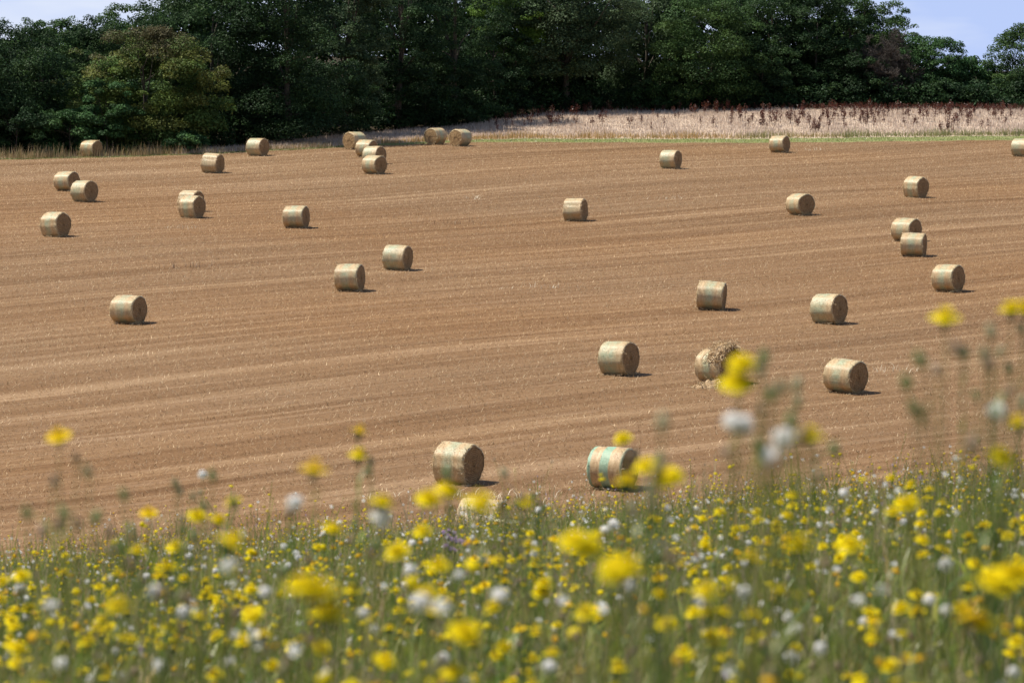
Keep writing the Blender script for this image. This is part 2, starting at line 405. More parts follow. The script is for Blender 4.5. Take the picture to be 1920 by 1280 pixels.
bale_rows = [  # bearing of the base, turn of the axis, variant, label
 (171, 294, 36, 1, "round straw bale against the dry grass fringe below the olive brown bush"),
 (483, 292, 35, 2, "small far round straw bale where the stubble meets the dark wood, right of the olive bush".replace(", right of", " beside")),
 (398, 324, 28, 3, "round straw bale alone on the stubble in front of the olive bush"),
 (125.5, 358, 35, 1, "round straw bale half behind another, farther one of the pair below the olive bush"),
 (158.5, 378, 40, 2, "round straw bale overlapping its partner, closer one of the pair below the olive bush"),
 (104.5, 443, 40, 4, "lone round straw bale directly downhill of the pair below the olive bush"),
 (358, 396, 36, 3, "round straw bale mostly hidden behind a shaggy bale straight in front of it"),
 (360, 408, 36, 4, "shaggy round straw bale hiding another bale right behind it".replace("right behind", "close behind")),
 (555.5, 427, 20, 1, "squarish round straw bale with narrow visible end, alone between two small groups"),
 (687, 294, 30, 1, "pale round straw bale second farthest in the cluster of four at the field edge"),
 (702, 308, 35, 2, "round straw bale showing only its top in the cluster of four"),
 (701.5, 326, 40, 1, "frontmost round straw bale of the cluster of four with full round end in view"),
 (1257.5, 316, 24, 2, "far round straw bale standing alone below the middle of the dry meadow"),
 (1462, 286, 26, 1, "far round straw bale touching the green strip below the dark red docks"),
 (1916, 293, 26, 2, "far round straw bale cut off by the picture's edge"),
 (1716.5, 370, 36, 4, "round straw bale above the overlapping pair on the side of the dead tree"),
 (1500.5, 403, 47, 1, "round straw bale with a wide open coiled end turned toward the viewer"),
 (1079, 414, 20, 3, "rough topped round straw bale alone in the middle of the upper field"),
 (1699, 452, 32, 1, "round straw bale partly hidden by its partner in the overlapping pair uphill"),
 (1712.5, 480, 11, 1, "round straw bale seen almost side on in front of its partner in the overlapping pair"),
 (1778, 546, 29, 1, "round straw bale just above the tall blurred yellow flower and its buds"),
 (1332, 580, 9, 1, "tilted round straw bale with sloping top and hardly any end visible"),
 (1554.5, 606, 32, 2, "round straw bale with broad green net band downhill of the wide open ended one"),
 (745, 506, 23, 2, "round straw bale upper one of two diagonal neighbours in the middle field"),
 (656, 545, 18, 1, "round straw bale lower one of two diagonal neighbours in the middle field"),
 (241, 606, 31, 1, "large lone round straw bale in the open middle field on the olive bush side"),
 (1160.5, 702, 31, 2, "round straw bale beside the broken shaggy bale and level with it"),
 (1584, 735, 33, 1, "round straw bale between blurred white seed heads and the highest yellow flower"),
 (858, 905, 33, 4, "largest round straw bale with fuzzy rim and dark coiled end near the flowers"),
 (1148.5, 915, 25, 0, "round straw bale with bright mint green net stripes just behind the flowers"),
 (903, 1020, 18, 3, "pale round straw bale almost buried behind the crest of the flower meadow"),
]
for px, py, a, vr, lb in bale_rows:
    put_bale(px, py, a, vr, lb, roll=(5 if px == 1332 else 3.5 if px == 1584 else 2 if px == 858 else 0))
put_bale(664.5, 280, 42, 2, "round straw bale with brown end turned to the wood, farthest of the cluster of four", flip=True)
put_bale(816.5, 271, 48, 1, "round straw bale of the edge pair standing nearer the cluster of four", flip=True)
put_bale(863, 274, 48, 2, "round straw bale of the edge pair standing nearer the green strip", flip=True)

# the burst bale and its spilled straw
def tangle(rg, n, centre, spread, curl, ln):
    """loops of loose straw as thin ribbons"""
    mb = MB()
    for k in range(n):
        p = centre(rg); d = unit(rg.normal(size=3) * spread); pts = [p]; L = rg.uniform(*ln) / 6
        for s in range(6):
            d = unit(d + rg.normal(size=3) * curl + np.array([0, 0, -.18])); pts.append(pts[-1] + d * L)
        pts = np.array(pts); w = unit(np.cross(np.gradient(pts, axis=0), rg.normal(size=3))) * .010
        v = np.stack([pts - w, pts + w], 1).reshape(-1, 3)
        mb.add(v, [[2 * q, 2 * q + 1, 2 * q + 3, 2 * q + 2] for q in range(6)], straw_tint(rg, 1)[0])
    return mb
rg = np.random.default_rng(21)
x, y = on_field(1344, 717); az = math.atan2(x, y)
burst = empty("straw_bale", (x, y, float(ground(x, y)) - .01), -R(35) - az)
tag(burst, "burst round straw bale with a shaggy mop of loose straw over its top", "straw bale", "round straw bales lying on the stubble field")
for nm, me in zip(("straw_end", "straw_end", "net_wrap", "straw_fringe"), BALES[1]):
    c = bpy.data.objects.new(nm, me); col.objects.link(c); c.parent = burst
def mop(r):
    a = r.uniform(.35, 2.45); x_ = r.uniform(-.02, .76); k = .70 + .27 * (.4 + .6 * math.sin(a)) * r.uniform(.55, 1.0)
    return np.array([x_, -k * math.cos(a), .655 + k * math.sin(a)])
mb = tangle(rg, 330, mop, np.array([1, 1, .4]), .45, (.2, .45))
ax = np.linspace(0, 1, 13); aa = np.linspace(.30, 2.5, 27); AX, AA = np.meshgrid(ax, aa, indexing='ij')      # the matted pad under the loose strands
kk = .66 + .27 * np.sin(np.clip(AX, .02, 1) * np.pi * .8 + .15) * (.35 + .65 * np.sin((AA - .30) / 2.2 * np.pi)) + rg.normal(size=AX.shape) * .022 * np.clip(AX * 8, 0, 1)
i_ = np.arange(12)[:, None] * 27 + np.arange(26)[None]
mb.add(np.stack([AX * .80 - .06, -kk * np.cos(AA), .655 + kk * np.sin(AA)], -1).reshape(-1, 3), np.stack([i_, i_ + 1, i_ + 28, i_ + 27], -1).reshape(-1, 4), (.33, .21, .10))
for q in range(170):                                                                       # hanks that hang over the end and the side
    p = mop(rg); p[0] = rg.uniform(.45, .72) if q % 2 else p[0]; d = np.array([rg.normal() * .4 + (.5 if q % 2 else 0), rg.normal() * .4, .2]); L = rg.uniform(.15, .42) / 5; pts = [p]
    for k in range(5): d = unit(d + np.array([0, 0, -.55]) + rg.normal(size=3) * .2); pts.append(pts[-1] + d * L)
    pts = np.array(pts); w = unit(np.cross(np.gradient(pts, axis=0), rg.normal(size=3))) * .012
    mb.add(np.stack([pts - w, pts + w], 1).reshape(-1, 3), [[2 * k, 2 * k + 1, 2 * k + 3, 2 * k + 2] for k in range(5)], straw_tint(rg, 1)[0])
mb.build("loose_straw", M_straw, burst)
def lump(rg, rx, ry, h):
    gx_ = np.linspace(-1, 1, 15); X, Y = np.meshgrid(gx_, gx_, indexing='ij'); r = np.sqrt(X ** 2 + Y ** 2)
    Z = h * np.clip(1 - r ** 2, 0, 1) ** .8 * (1 + .35 * rg.normal(size=X.shape)) - .02
    i_ = np.arange(14)[:, None] * 15 + np.arange(14)[None]
    return np.stack([X * rx, Y * ry, Z], -1).reshape(-1, 3), np.stack([i_, i_ + 15, i_ + 16, i_ + 1], -1).reshape(-1, 4)
x, y = on_field(1333, 727)
pile = empty("straw_pile", (x, y, float(ground(x, y))), .1); tag(pile, "low heap of loose straw spilled on the stubble against the burst bale", "straw pile")
mb = tangle(rg, 420, lambda r: np.array([r.normal() * .32, r.normal() * .24, abs(r.normal()) * .09 + .02]) * np.array([1, 1, 1]), np.array([1, 1, .35]), .6, (.15, .5))
v, f = lump(rg, .62, .4, .22); mb.add(v, f, (.40, .27, .14)); mb.build("loose_straw", M_straw, pile)

# loose wisps of white straw and dried weeds lying on the stubble
for px, py, w, n, dark, lb in [
    (1045, 541, 1.5, 34, 0, "long scatter of bleached straw stalks lying in the middle of the stubble"),
    (882, 373, .55, 26, 0, "small bright wisp of bleached straw uphill of the rough topped bale"),
    (343, 428, .6, 22, 0, "pale straw wisp on the stubble just below the shaggy bale pair"),
    (352, 501, .7, 40, 1, "small brown dried weed clump standing in the stubble"),
    (842, 420, 1.3, 40, 1, "thin greyish dried weed patch uphill of the diagonal pair of bales"),
    (1240, 373, .9, 22, 0, "faint bleached straw wisp on stubble uphill of the wide open ended bale"),
    (940, 934, 1.6, 60, 0, "ragged pale straw wisps poking up at the meadow crest beside the buried bale"),
    (1680, 696, .5, 22, 0, "bleached straw wisp beside the bale past the white seed heads"),
    (1520, 282, .8, 26, 0, "thin line of pale straw near the green strip")]:
    x, y = on_field(px, py); b = np.stack([rng.normal(size=n) * w, rng.normal(size=n) * .5, 0 * np.arange(n)], 1)
    z0 = float(ground(x, y)); b[:, 2] = ground(x + b[:, 0], y + b[:, 1]) - z0
    t = np.array([.22, .145, .085]) * rng.uniform(.7, 1.3, (n, 1)) if dark else np.array([.80, .70, .52]) * rng.uniform(.8, 1.1, (n, 1))
    v, f, tt = blades(b, rng.uniform(.12, .32 if not dark else .5, n), np.full(n, .022), rng.uniform(.2, 1.6, n), t, rng)
    o = mesh_obj("straw" if not dark else "weeds", v, f, M_straw, tint=tt); 
    o.location = (x, y, z0); tag(o, lb, "straw" if not dark else "weed")

# ------------------------------------------------------------------ stubble (stuff)
def in_view(n, y0, y1, margin):
    """random points inside the wedge the place is seen through, widened by a margin"""
    y = np.sqrt(rng.uniform(0, 1, n) * (y1 ** 2 - y0 ** 2) + y0 ** 2)
    return rng.uniform(-1, 1, n) * (.1335 * y + margin), y
X, Y = in_view(430000, 100, 309, 6)
keep = (Y < edge(X) - .1) & (Y > foot(X) - 2); X, Y = X[keep], Y[keep]
# snap to drill rows
rot = math.atan(.85); al = X * math.cos(rot) + Y * math.sin(rot); ac = -X * math.sin(rot) + Y * math.cos(rot)
ac = np.round(ac / .25) * .25 + rng.normal(size=len(ac)) * .05
X, Y = al * math.cos(rot) - ac * math.sin(rot), al * math.sin(rot) + ac * math.cos(rot)
k = len(X); a = rng.beta(.75, 1.7, (k, 1))
a = a ** 1.3; tint = np.array([.255, .160, .086]) * (1 - a) + np.array([.88, .70, .46]) * a
v, f, tt = blades(np.stack([X, Y, ground(X, Y) - .01], 1), rng.uniform(.06, .15, k), rng.uniform(.012, .035, k), rng.uniform(.5, 2.0, k), tint, rng, segs=1)
tag(mesh_obj("stubble", v, f, M_stub, tint=tt), kind="stuff")

# ------------------------------------------------------------------ grasses and docks past the field
def grass(name, X, Y, h, w, lean, tint, segs=2):
    v, f, tt = blades(np.stack([X, Y, ground(X, Y) - .02], 1), h, w, lean, tint, rng, segs)
    return tag(mesh_obj(name, v, f, M_herb, tint=tt), kind="stuff")
def mixt(k, cols, p): 
    c = np.array(cols)[rng.choice(len(cols), k, p=p)]; return c * rng.uniform(.75, 1.25, (k, 1))
n = 26000; X = rng.uniform(-46, 52, n); Y = edge(X) + rng.uniform(0, 1, n) * np.maximum(edge_green(X) - edge(X), .3)
grass("short_grass", X, Y, rng.uniform(.05, .16, n), np.full(n, .035), rng.uniform(.1, .8, n), mixt(n, [(.19, .24, .065), (.25, .28, .095), (.42, .35, .19)], [.45, .3, .25]), 1)
n = 120000; X = rng.uniform(-26, 54, n); a, b = edge_green(X), edge_dry(X); t = rng.uniform(0, 1, n); Y = a + (b - a) * t
keep = (b - a > .5); X, Y, t, a, b = X[keep], Y[keep], t[keep], a[keep], b[keep]; n = len(X)
front = np.exp(-((Y - a) / 3.2) ** 2) * sstep(-24, -4, X)
right = sstep(12, 30, X + 5 * np.sin(X * .7))
c = mixt(n, [(.56, .455, .37), (.62, .52, .43), (.46, .36, .28), (.38, .26, .19)], [.4, .35, .17, .08])
fr = mixt(n, [(.42, .27, .10), (.52, .36, .16), (.30, .23, .09)], [.45, .35, .2]) * (1 - right[:, None]) + mixt(n, [(.20, .21, .07), (.30, .27, .11), (.16, .19, .07)], [.5, .3, .2]) * right[:, None]
pick = rng.uniform(0, 1, n) < front * 1.1; c[pick] = fr[pick]
grass("dry_grass", X, Y, rng.gamma(5, .048, n).clip(.1, .55) * (.75 + .35 * np.sin(X * .9 + Y) * np.sin(Y * .8)) * (1 + .8 * front), rng.uniform(.02, .06, n), rng.uniform(.05, .5, n), c)
n = 9000; X = np.concatenate([rng.uniform(-48, -14, 6500), rng.uniform(-48, -20, 2500)]); Y = edge(X) + np.abs(rng.normal(size=n)) * 1.3 + .15
dens = .5 + .5 * np.sin(X * 1.1) * np.sin(X * .43 + 1); keep = rng.uniform(0, 1, n) < .25 + .75 * dens; X, Y = X[keep], Y[keep]; n = len(X)
grass("tall_dry_grass", X, Y, rng.gamma(5, .115, n).clip(.15, 1.25) * (.6 + .4 * sstep(-20, -30, X)), rng.uniform(.015, .045, n), rng.uniform(.05, .4, n), mixt(n, [(.36, .26, .14), (.46, .35, .20), (.24, .19, .08), (.18, .2, .07)], [.4, .25, .2, .15]))

def dock_arrays(rg, h, n=70):
    z = rg.uniform(.3, 1, n) ** .8 * h; r = .05 * (1.15 - z / h) + .012
    k = rg.integers(0, 4, n); br = np.array([[0, 0], [.09, .02], [-.08, .05], [.02, -.09]])[k] * ((z / h) * 1.3)[:, None] * (h)
    p = np.stack([br[:, 0] + rg.normal(size=n) * r, br[:, 1] + rg.normal(size=n) * r, z * np.where(k == 0, 1, .86)], 1)
    v, f = diamonds(p, rg.normal(size=(n, 3)), rg.uniform(.05, .10, n), .55, rg)
    t = np.array([.080, .020, .014]) * rg.uniform(.5, 1.5, (n, 1)) + np.array([.03, .012, .0]) * rg.uniform(0, 1, (n, 1))
    sv, sf = tube([[0, 0, -.05], [0, 0, h * .5], [0, 0, h]], [.012, .009, .004], 4)
    return v, f, np.repeat(t, 4, 0), sv, sf
DOCKS = []
for s in range(6):
    rg = np.random.default_rng(50 + s); v, f, t, sv, sf = dock_arrays(rg, .62 + .07 * s)
    mb = MB(); mb.add(v, f); mb.t[-1] = t; mb.add(sv, sf, (.10, .045, .03)); o = mb.build("dock_plant", M_herb); DOCKS.append(o.data); bpy.data.objects.remove(o)
def dock_spots(n):
    out = []
    cl = [(1690, 222, 45, 6), (1520, 223, 35, 6), (1440, 228, 25, 5), (1350, 206, 22, 3), (1060, 226, 40, 5), (1100, 209, 28, 2.5), (950, 232, 30, 4), (1780, 220, 60, 6), (1860, 215, 50, 6), (1620, 214, 60, 6), (1590, 225, 60, 5), (1750, 207, 110, 2.5), (1800, 209, 110, 3), (1400, 216, 120, 8), (1250, 222, 130, 10), (1776, 243, 6, 2), (1528, 240, 6, 3)]
    while len(out) < n:
        if rng.uniform() < .78:
            c = cl[rng.integers(len(cl))]; px, py = c[0] + rng.normal() * c[2], c[1] + 6 + rng.normal() * c[3]
        else: px, py = rng.uniform(900, 1940), rng.uniform(210, 246)
        if not 880 < px < 1960 or not 206 < py < 250: continue
        x, y = on_field(px, py)
        if edge_green(x) + 1 < y < edge_dry(x) - .3: out.append((x, y))
    return out
for x, y in dock_spots(290):
    o = bpy.data.objects.new("dock_plant", DOCKS[rng.integers(6)]); col.objects.link(o)
    o.location = (x, y, float(ground(x, y))); o.rotation_euler = (rng.normal() * .06, rng.normal() * .06, rng.uniform(0, 6.28)); s = rng.uniform(.55, 1.35); o.scale = (s * 1.5, s * 1.5, s * 1.15)
    tag(o, "dark red seeding dock stalk standing in the pale dry meadow under the wood", "dock plant", "dark red dock stalks in the dry meadow")
mb = MB(); rg = np.random.default_rng(77)                     # the closed dark red belt of docks along the brow
n = 900; X = rg.uniform(8, 50, n); Y = edge_dry(X) - np.abs(rg.normal(size=n)) * 1.1 - .1
keep = rg.uniform(0, 1, n) < .15 + .85 * sstep(22, 30, X); X, Y = X[keep], Y[keep]
for x, y in zip(X, Y):
    v, f, t, sv, sf = dock_arrays(rg, rg.uniform(.4, .75), 26); off = np.array([x, y, float(ground(x, y))])
    mb.add(v + off, f); mb.t[-1] = t
tag(mb.build("dock_belt", M_herb), kind="stuff")

# ------------------------------------------------------------------ trees
def crown_arrays(rg, H, Rx, base, n_cl, per, leaf, cols, Ry=None, top=.62, rc=(.16, .30), sprigs=26, top_col=None, core=.15):
    """leaf sized faces on many clumps spread through the crown's volume"""
    Ry = Ry or Rx; C = []; RC = []
    for i in range(n_cl):
        h = base + (1 - base) * rg.uniform(0, 1) ** 1.15
        t = (h - base) / (1 - base); m = top
        pr = math.sqrt(max(.02, 1 - ((t - m) / (m + .25)) ** 2)) if t < m else math.sqrt(max(.01, 1 - ((t - m) / (1.02 - m)) ** 2))
        a = rg.uniform(0, 6.283); u = math.sqrt(rg.uniform(core, 1)) * rg.uniform(.82, 1.08)
        C.append((Rx * pr * u * math.cos(a), Ry * pr * u * math.sin(a), h * H)); RC.append(Rx * rg.uniform(*rc) * (.65 + .35 * pr))
    for i in range(sprigs):
        t = rg.uniform(.3, 1); a = rg.uniform(0, 6.283)
        pr = math.sqrt(max(.01, 1 - ((t - top) / (1.02 - top)) ** 2)) if t > top else math.sqrt(max(.02, 1 - ((t - top) / (top + .25)) ** 2))
        C.append((Rx * pr * 1.1 * math.cos(a), Ry * pr * 1.1 * math.sin(a), (base + (1 - base) * t) * H * rg.uniform(1.0, 1.05))); RC.append(rg.uniform(.3, .65))
    C = np.array(C); RC = np.array(RC); nC = len(C)
    w = np.maximum(RC ** 2, .08); cnt = np.maximum((per * n_cl * w / w.sum()).astype(int), 12)
    idx = np.repeat(np.arange(nC), cnt); K = len(idx)
    d = unit(rg.normal(size=(K, 3))); low = d[:, 2] < -.35; d[low, 2] *= -rg.uniform(-.5, 1, low.sum()); d = unit(d)
    rr = RC[idx] * (.45 + .62 * rg.uniform(0, 1, K) ** .6)
    p = C[idx] + d * rr[:, None] * np.array([1.1, 1.1, .72])
    nr = d * .55 + np.array([0, 0, .55]) + rg.normal(size=(K, 3)) * .42
    size = leaf * rg.uniform(.6, 1.35, K)
    cols = np.array(cols); cc = cols[rg.integers(0, len(cols), nC)] * rg.uniform(.75, 1.3, (nC, 1))
    col_ = cc[idx] * rg.uniform(.65, 1.4, (K, 1))
    if top_col is not None:
        z = (p[:, 2] / H + rg.normal(size=K) * .1 + .12 * np.sin(C[idx, 0] * 1.3)); f_ = sstep(.70, 1.0, z)[:, None]
        col_ = col_ * (1 - f_) + np.array(top_col) * rg.uniform(.6, 1.3, (K, 1)) * f_
    p[:, 2] = np.maximum(p[:, 2], .15)
    v, f = diamonds(p, nr, size, .62, rg)
    return v, f, np.repeat(col_, 4, 0), C, RC

def trunk_mesh(rg, H, C, rad, limbs=11, fork=.3):
    mb = MB(); k = 6; z = np.linspace(-.4, H * .72, k); wob = np.cumsum(rg.normal(size=(k, 2)) * .08, 0) * (H / 10)
    pts = np.column_stack([wob, z]); pts[0, :2] = pts[1, :2]
    mb.add(*tube(pts, rad * np.linspace(1.15, .25, k), 8))
    for c in C[rg.choice(len(C), min(limbs, len(C)), replace=False)]:
        s = rg.uniform(fork * .7, .6) * H; s = min(s, c[2] * .9); b = np.array([np.interp(s, z, pts[:, 0]), np.interp(s, z, pts[:, 1]), s])
        m = b + (c - b) * .5 + rg.normal(size=3) * .25 + np.array([0, 0, .3])
        r0 = rad * .42; mb.add(*tube([b, m, c], [r0, r0 * .6, r0 * .22], 5))
    return mb

DARK = [(.022, .048, .016), (.030, .060, .019), (.019, .041, .016)]
MID = [(.046, .088, .024), (.060, .105, .028), (.038, .074, .024)]
GREY = [(.058, .092, .040), (.072, .106, .048), (.046, .078, .034)]
LIME = [(.12, .20, .030), (.10, .175, .028), (.07, .13, .026)]
OLIVE = [(.095, .138, .030), (.135, .155, .036), (.070, .115, .027), (.075, .13, .032)]
BLUE = [(.045, .100, .032), (.062, .125, .038), (.036, .08, .027)]

def put_tree(px, top_py, width_px, Y, cols, label, seed, name="broadleaf_tree", cat="tree", base=.03, n_cl=64, leaves=15000, leaf=.18, top=.55, rad=None, top_col=None, sprigs=26, rc=(.16, .30), depth=None, group=None, core=.15, limbs=11):
    rg = np.random.default_rng(seed)
    P = sight(px, top_py, Y); z0 = float(ground(P.x, Y)); H = P.z - z0; Rx = width_px / 2 / FPX * Y
    o = empty(name, (P.x, Y, z0)); tag(o, label, cat, group)
    n_cl = int(n_cl * 1.7); leaves = leaves * 2.6
    v, f, t, C, RC = crown_arrays(rg, H, Rx, base, n_cl, leaves / n_cl, leaf, cols, depth or max(Rx * .85, 2), top, rc, sprigs, top_col, core)
    mesh_obj("crown" if cat == "tree" else "foliage", v, f, M_leaf, o, t)
    trunk_mesh(rg, H, C[:n_cl], rad or .017 * H, limbs).build("trunk" if cat == "tree" else "stem", M_bark, o, smooth=True)
    return o, H

W = "trees at the front of the wood"
put_tree(20, 42, 230, 297, DARK, "dark dense tree ending the wood under the sky gap beside the olive bush", 101, leaves=17000, n_cl=70)
put_tree(-90, 70, 260, 294, DARK, "dark tree cut off by the picture's edge at the far end of the wood", 102)
put_tree(85, 42, 150, 308, MID, "tree behind the dark end tree with a loose sprig on top against the sky", 103, n_cl=40, leaves=9000, sprigs=40)
put_tree(180, 32, 170, 312, DARK, "low dark tree directly behind the olive bush", 104, leaves=11000, sprigs=40)
put_tree(245, 16, 170, 316, MID, "round topped tree rising behind the olive bush next to the tall wood", 105, leaves=12000, sprigs=40)
put_tree(268, 62, 300, 298, OLIVE, "broad olive green bush tree with rusty brown top in front of the wood", 106, name="hawthorn_tree", base=.02, n_cl=95, leaves=26000, leaf=.19, top=.40, top_col=(.095, .085, .040), rc=(.12, .22), sprigs=50, depth=4.5)
put_tree(130, 215, 150, 292.5, BLUE, "fresh green low shrub growing under the dark end tree", 107, name="shrub", cat="shrub", n_cl=26, leaves=5000, leaf=.2, rad=.05, sprigs=12)
put_tree(200, 150, 110, 294, BLUE, "bluish green young tree in front of the olive bush", 108, n_cl=30, leaves=5000, leaf=.2, rad=.08, sprigs=14)
put_tree(355, 250, 70, 294.5, BLUE, "small bright leaved shrub at the foot of the olive bush", 109, name="shrub", cat="shrub", n_cl=14, leaves=1800, leaf=.2, rad=.04, sprigs=8)
put_tree(30, 190, 130, 291.5, DARK, "dark low shrub in the fringe at the picture's edge", 110, name="shrub", cat="shrub", n_cl=20, leaves=4000, rad=.05)
put_tree(390, -60, 260, 306, DARK, "tall dark oak whose side rises beside the sky gap above the olive bush", 111, leaves=22000, n_cl=85, sprigs=50)
put_tree(530, -110, 250, 304, DARK, "huge dark oak filling the frame behind the far small bale", 112, leaves=22000, n_cl=85)
put_tree(655, -100, 150, 315, GREY, "tall greyish green willow like tree above the cluster of four bales", 113, leaves=14000, leaf=.19, base=.12, n_cl=60)
put_tree(745, -120, 170, 321, DARK, "dark tree next to the greyish tree above the cluster of four bales", 114, leaves=15000)
put_tree(850, -110, 180, 327, DARK, "dark tree above the pair of bales at the field edge", 115, leaves=15000)
put_tree(965, -70, 140, 337, LIME, "bright lime leaved tree catching sun beside the tree with the bare trunk", 116, leaves=9000, base=.40, n_cl=46, rc=(.18, .32), rad=.12, depth=2.6)
put_tree(925, 30, 130, 334, DARK, "dark low tree under the lime leaved tree", 117, leaves=9000)
put_tree(1068, -75, 235, 338.5, GREY, "greyish green round headed tree with its bare trunk showing above the dry meadow", 118, name="ash_tree", leaves=22000, leaf=.2, base=.25, n_cl=85, rad=.30, top=.5)
put_tree(1215, -45, 190, 345, GREY, "greyish tree spreading beside the round headed ash", 119, leaves=14000)
put_tree(1330, 0, 220, 341, MID, "broad grey green tree with tiered branches in the middle of the dark wood", 120, leaves=19000, n_cl=75)
put_tree(1450, -50, 170, 346, DARK, "dark tree between the broad tiered tree and the taller dark ones", 121, leaves=13000)
put_tree(1535, -20, 160, 344, DARK, "tall dark tree on the wood's side of the sky notch", 122, leaves=14000, sprigs=40)
put_tree(1592, -4, 120, 347, MID, "tree whose crown just reaches the top of the picture by the sky notch", 123, leaves=10000, sprigs=40)
put_tree(1652, 12, 135, 348, MID, "sunlit crown with ragged sprigs behind the dead brown tree", 124, leaves=11000, sprigs=60, rc=(.15, .26))
put_tree(1745, 72, 130, 345, BLUE, "open leaved tree stepping down to the sky next to the dead brown tree", 125, leaves=10500, sprigs=60, n_cl=80, rc=(.15, .26), core=.3)
put_tree(1812, 112, 105, 347, BLUE, "lowest rounded tree at the dip in the skyline", 126, leaves=8500, sprigs=50, n_cl=66)
put_tree(1932, 50, 150, 346, MID, "feathery tree beside the dip, cut off by the picture's edge", 127, leaves=14000, sprigs=90, n_cl=95, core=.3, top=.42)
put_tree(1852, 158, 110, 345.5, MID, "low bushy shrub filling the dip in the skyline", 128, name="shrub", cat="shrub", leaves=4200, n_cl=26, rad=.05)
put_tree(1250, 120, 150, 341.5, MID, "low shrub in shadow below the grey trees along the brow", 129, name="shrub", cat="shrub", leaves=5500, n_cl=30, rad=.05)
put_tree(1600, 110, 130, 341.5, DARK, "dark shrub under the tall trees beside the dead brown tree", 130, name="shrub", cat="shrub", leaves=5500, n_cl=30, rad=.05)
put_tree(800, 110, 170, 323, DARK, "dark shrub under the trees uphill of the edge pair of bales", 131, name="shrub", cat="shrub", leaves=6000, n_cl=30, rad=.05)
put_tree(1430, 90, 150, 341.5, DARK, "dark shrub at the brow below the trees past the broad tiered tree", 132, name="shrub", cat="shrub", leaves=6000, n_cl=30, rad=.05)
put_tree(620, 120, 150, 311, DARK, "dark shrub at the wood's foot behind the cluster of four bales", 133, name="shrub", cat="shrub", leaves=6000, n_cl=30, rad=.05)

# the dead brown tree: bare twigs only
def dead_tree(px, top_py, Y, seed):
    rg = np.random.default_rng(seed); P = sight(px, top_py, Y); z0 = float(ground(P.x, Y)); H = P.z - z0
    o = empty("dead_tree", (P.x, Y, z0)); tag(o, "bare brown dead tree of fine twigs standing before the green trees by the sky", "tree")
    tr, tw = MB(), MB()
    def grow(p, d, L, r, lev):
        k = 4; pts = [np.array(p)]
        for s in range(k):
            d = unit(d + rg.normal(size=3) * .16 + np.array([0, 0, .05])); pts.append(pts[-1] + d * L / k)
        (tr if lev < 2 else tw).add(*tube(pts, np.linspace(r, r * .55, k + 1), 5 if lev < 2 else 3), t=np.array([.085, .07, .056]) * rg.uniform(.6, 1.5))
        if lev < 5:
            for j in range([9, 6, 5, 5, 4][lev]):
                q = rg.uniform(.25 if lev else .2, 1) * k; i_ = min(int(q), k - 1); b = pts[i_] + (pts[i_ + 1] - pts[i_]) * (q - i_)
                dd = unit(d + rg.normal(size=3) * .62 + np.array([0, 0, .12])); grow(b, dd, L * rg.uniform(.42, .62), max(r * .45, .014), lev + 1)
    for s in (-.5, .35, 0): grow((s, 0, -.3), unit(np.array([s * .25, 0, 1.])), H * .62, .11, 0)
    tr.build("trunk", M_bark, o); tw.build("twigs", M_straw, o)
dead_tree(1672, 62, 342, 140)

# deep wood behind the front trees: one far mass
mb = MB(); rg = np.random.default_rng(150)
for x in np.arange(-62, 66, 4.2):
    px = 960 + x / 350 * FPX
    for row in (0, 1):
        Y = float(np.interp(x, [-60, -20, 0, 60], [318, 332, 350, 356])) + 9 * row + rg.uniform(-2, 2)
        tp = np.interp(px, [-300, 0, 130, 260, 330, 420, 1450, 1600, 1690, 1760, 1850, 2000, 2200], [75, 75, 62, 48, 40, -90, -90, 30, 75, 125, 190, 110, 80]) + rg.uniform(0, 22)
        P = sight(960 + (x / Y) * FPX, tp, Y); z0 = float(ground(x, Y)); H = max(P.z - z0, 1.5)
        v, f, t, C, RC = crown_arrays(rg, H, 3.4, .01, 60, 5200 / 60, .46, DARK + MID, 3.2, .5, rc=(.28, .48), sprigs=10, core=.0)
        mb.add(v + np.array([x, Y, z0]), f); mb.t[-1] = t
tag(mb.build("far_woodland", M_leaf), kind="stuff")
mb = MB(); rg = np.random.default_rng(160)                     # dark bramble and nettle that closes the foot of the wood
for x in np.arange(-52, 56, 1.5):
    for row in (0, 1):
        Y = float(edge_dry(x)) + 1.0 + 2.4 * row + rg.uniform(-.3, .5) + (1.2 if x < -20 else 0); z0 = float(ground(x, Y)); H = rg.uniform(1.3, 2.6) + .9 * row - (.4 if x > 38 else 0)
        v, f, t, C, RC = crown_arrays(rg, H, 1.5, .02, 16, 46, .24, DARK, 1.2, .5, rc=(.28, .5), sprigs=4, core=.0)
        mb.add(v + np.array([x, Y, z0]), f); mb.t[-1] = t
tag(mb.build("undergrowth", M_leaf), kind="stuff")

# ------------------------------------------------------------------ flower meadow
GREENS = [(.215, .24, .044), (.165, .22, .038), (.27, .27, .066), (.115, .19, .036), (.32, .24, .105), (.44, .37, .22)]
GP = [.23, .18, .17, .10, .17, .15]
def drift(X, Y): return np.clip(.5 + .42 * np.sin(X * 1.9 + 1.3 * np.sin(Y * .7)) * np.sin(Y * .55 + X * .6) + .3 * np.sin(X * .8 - Y * .33 + 2), .32, 1)
def crest_keep(X, Y): return (ground(X, Y) > SL * Y + .55)

for nm, y0, y1, n, h, w in (("meadow_grass", 1.6, 10, 10500, (.25, .64), (.002, .006)), ("meadow_grass", 10, 28, 30000, (.25, .64), (.003, .008)), ("meadow_grass", 28, 66, 62000, (.22, .62), (.006, .016))):
    X, Y = in_view(n, y0, y1, 2.2); keep = crest_keep(X, Y); X, Y = X[keep], Y[keep]; k = len(X)
    grass(nm, X, Y, rng.uniform(*h, k), rng.uniform(*w, k), rng.uniform(.02, .42, k), mixt(k, GREENS, GP), 3 if y1 < 30 else 2)

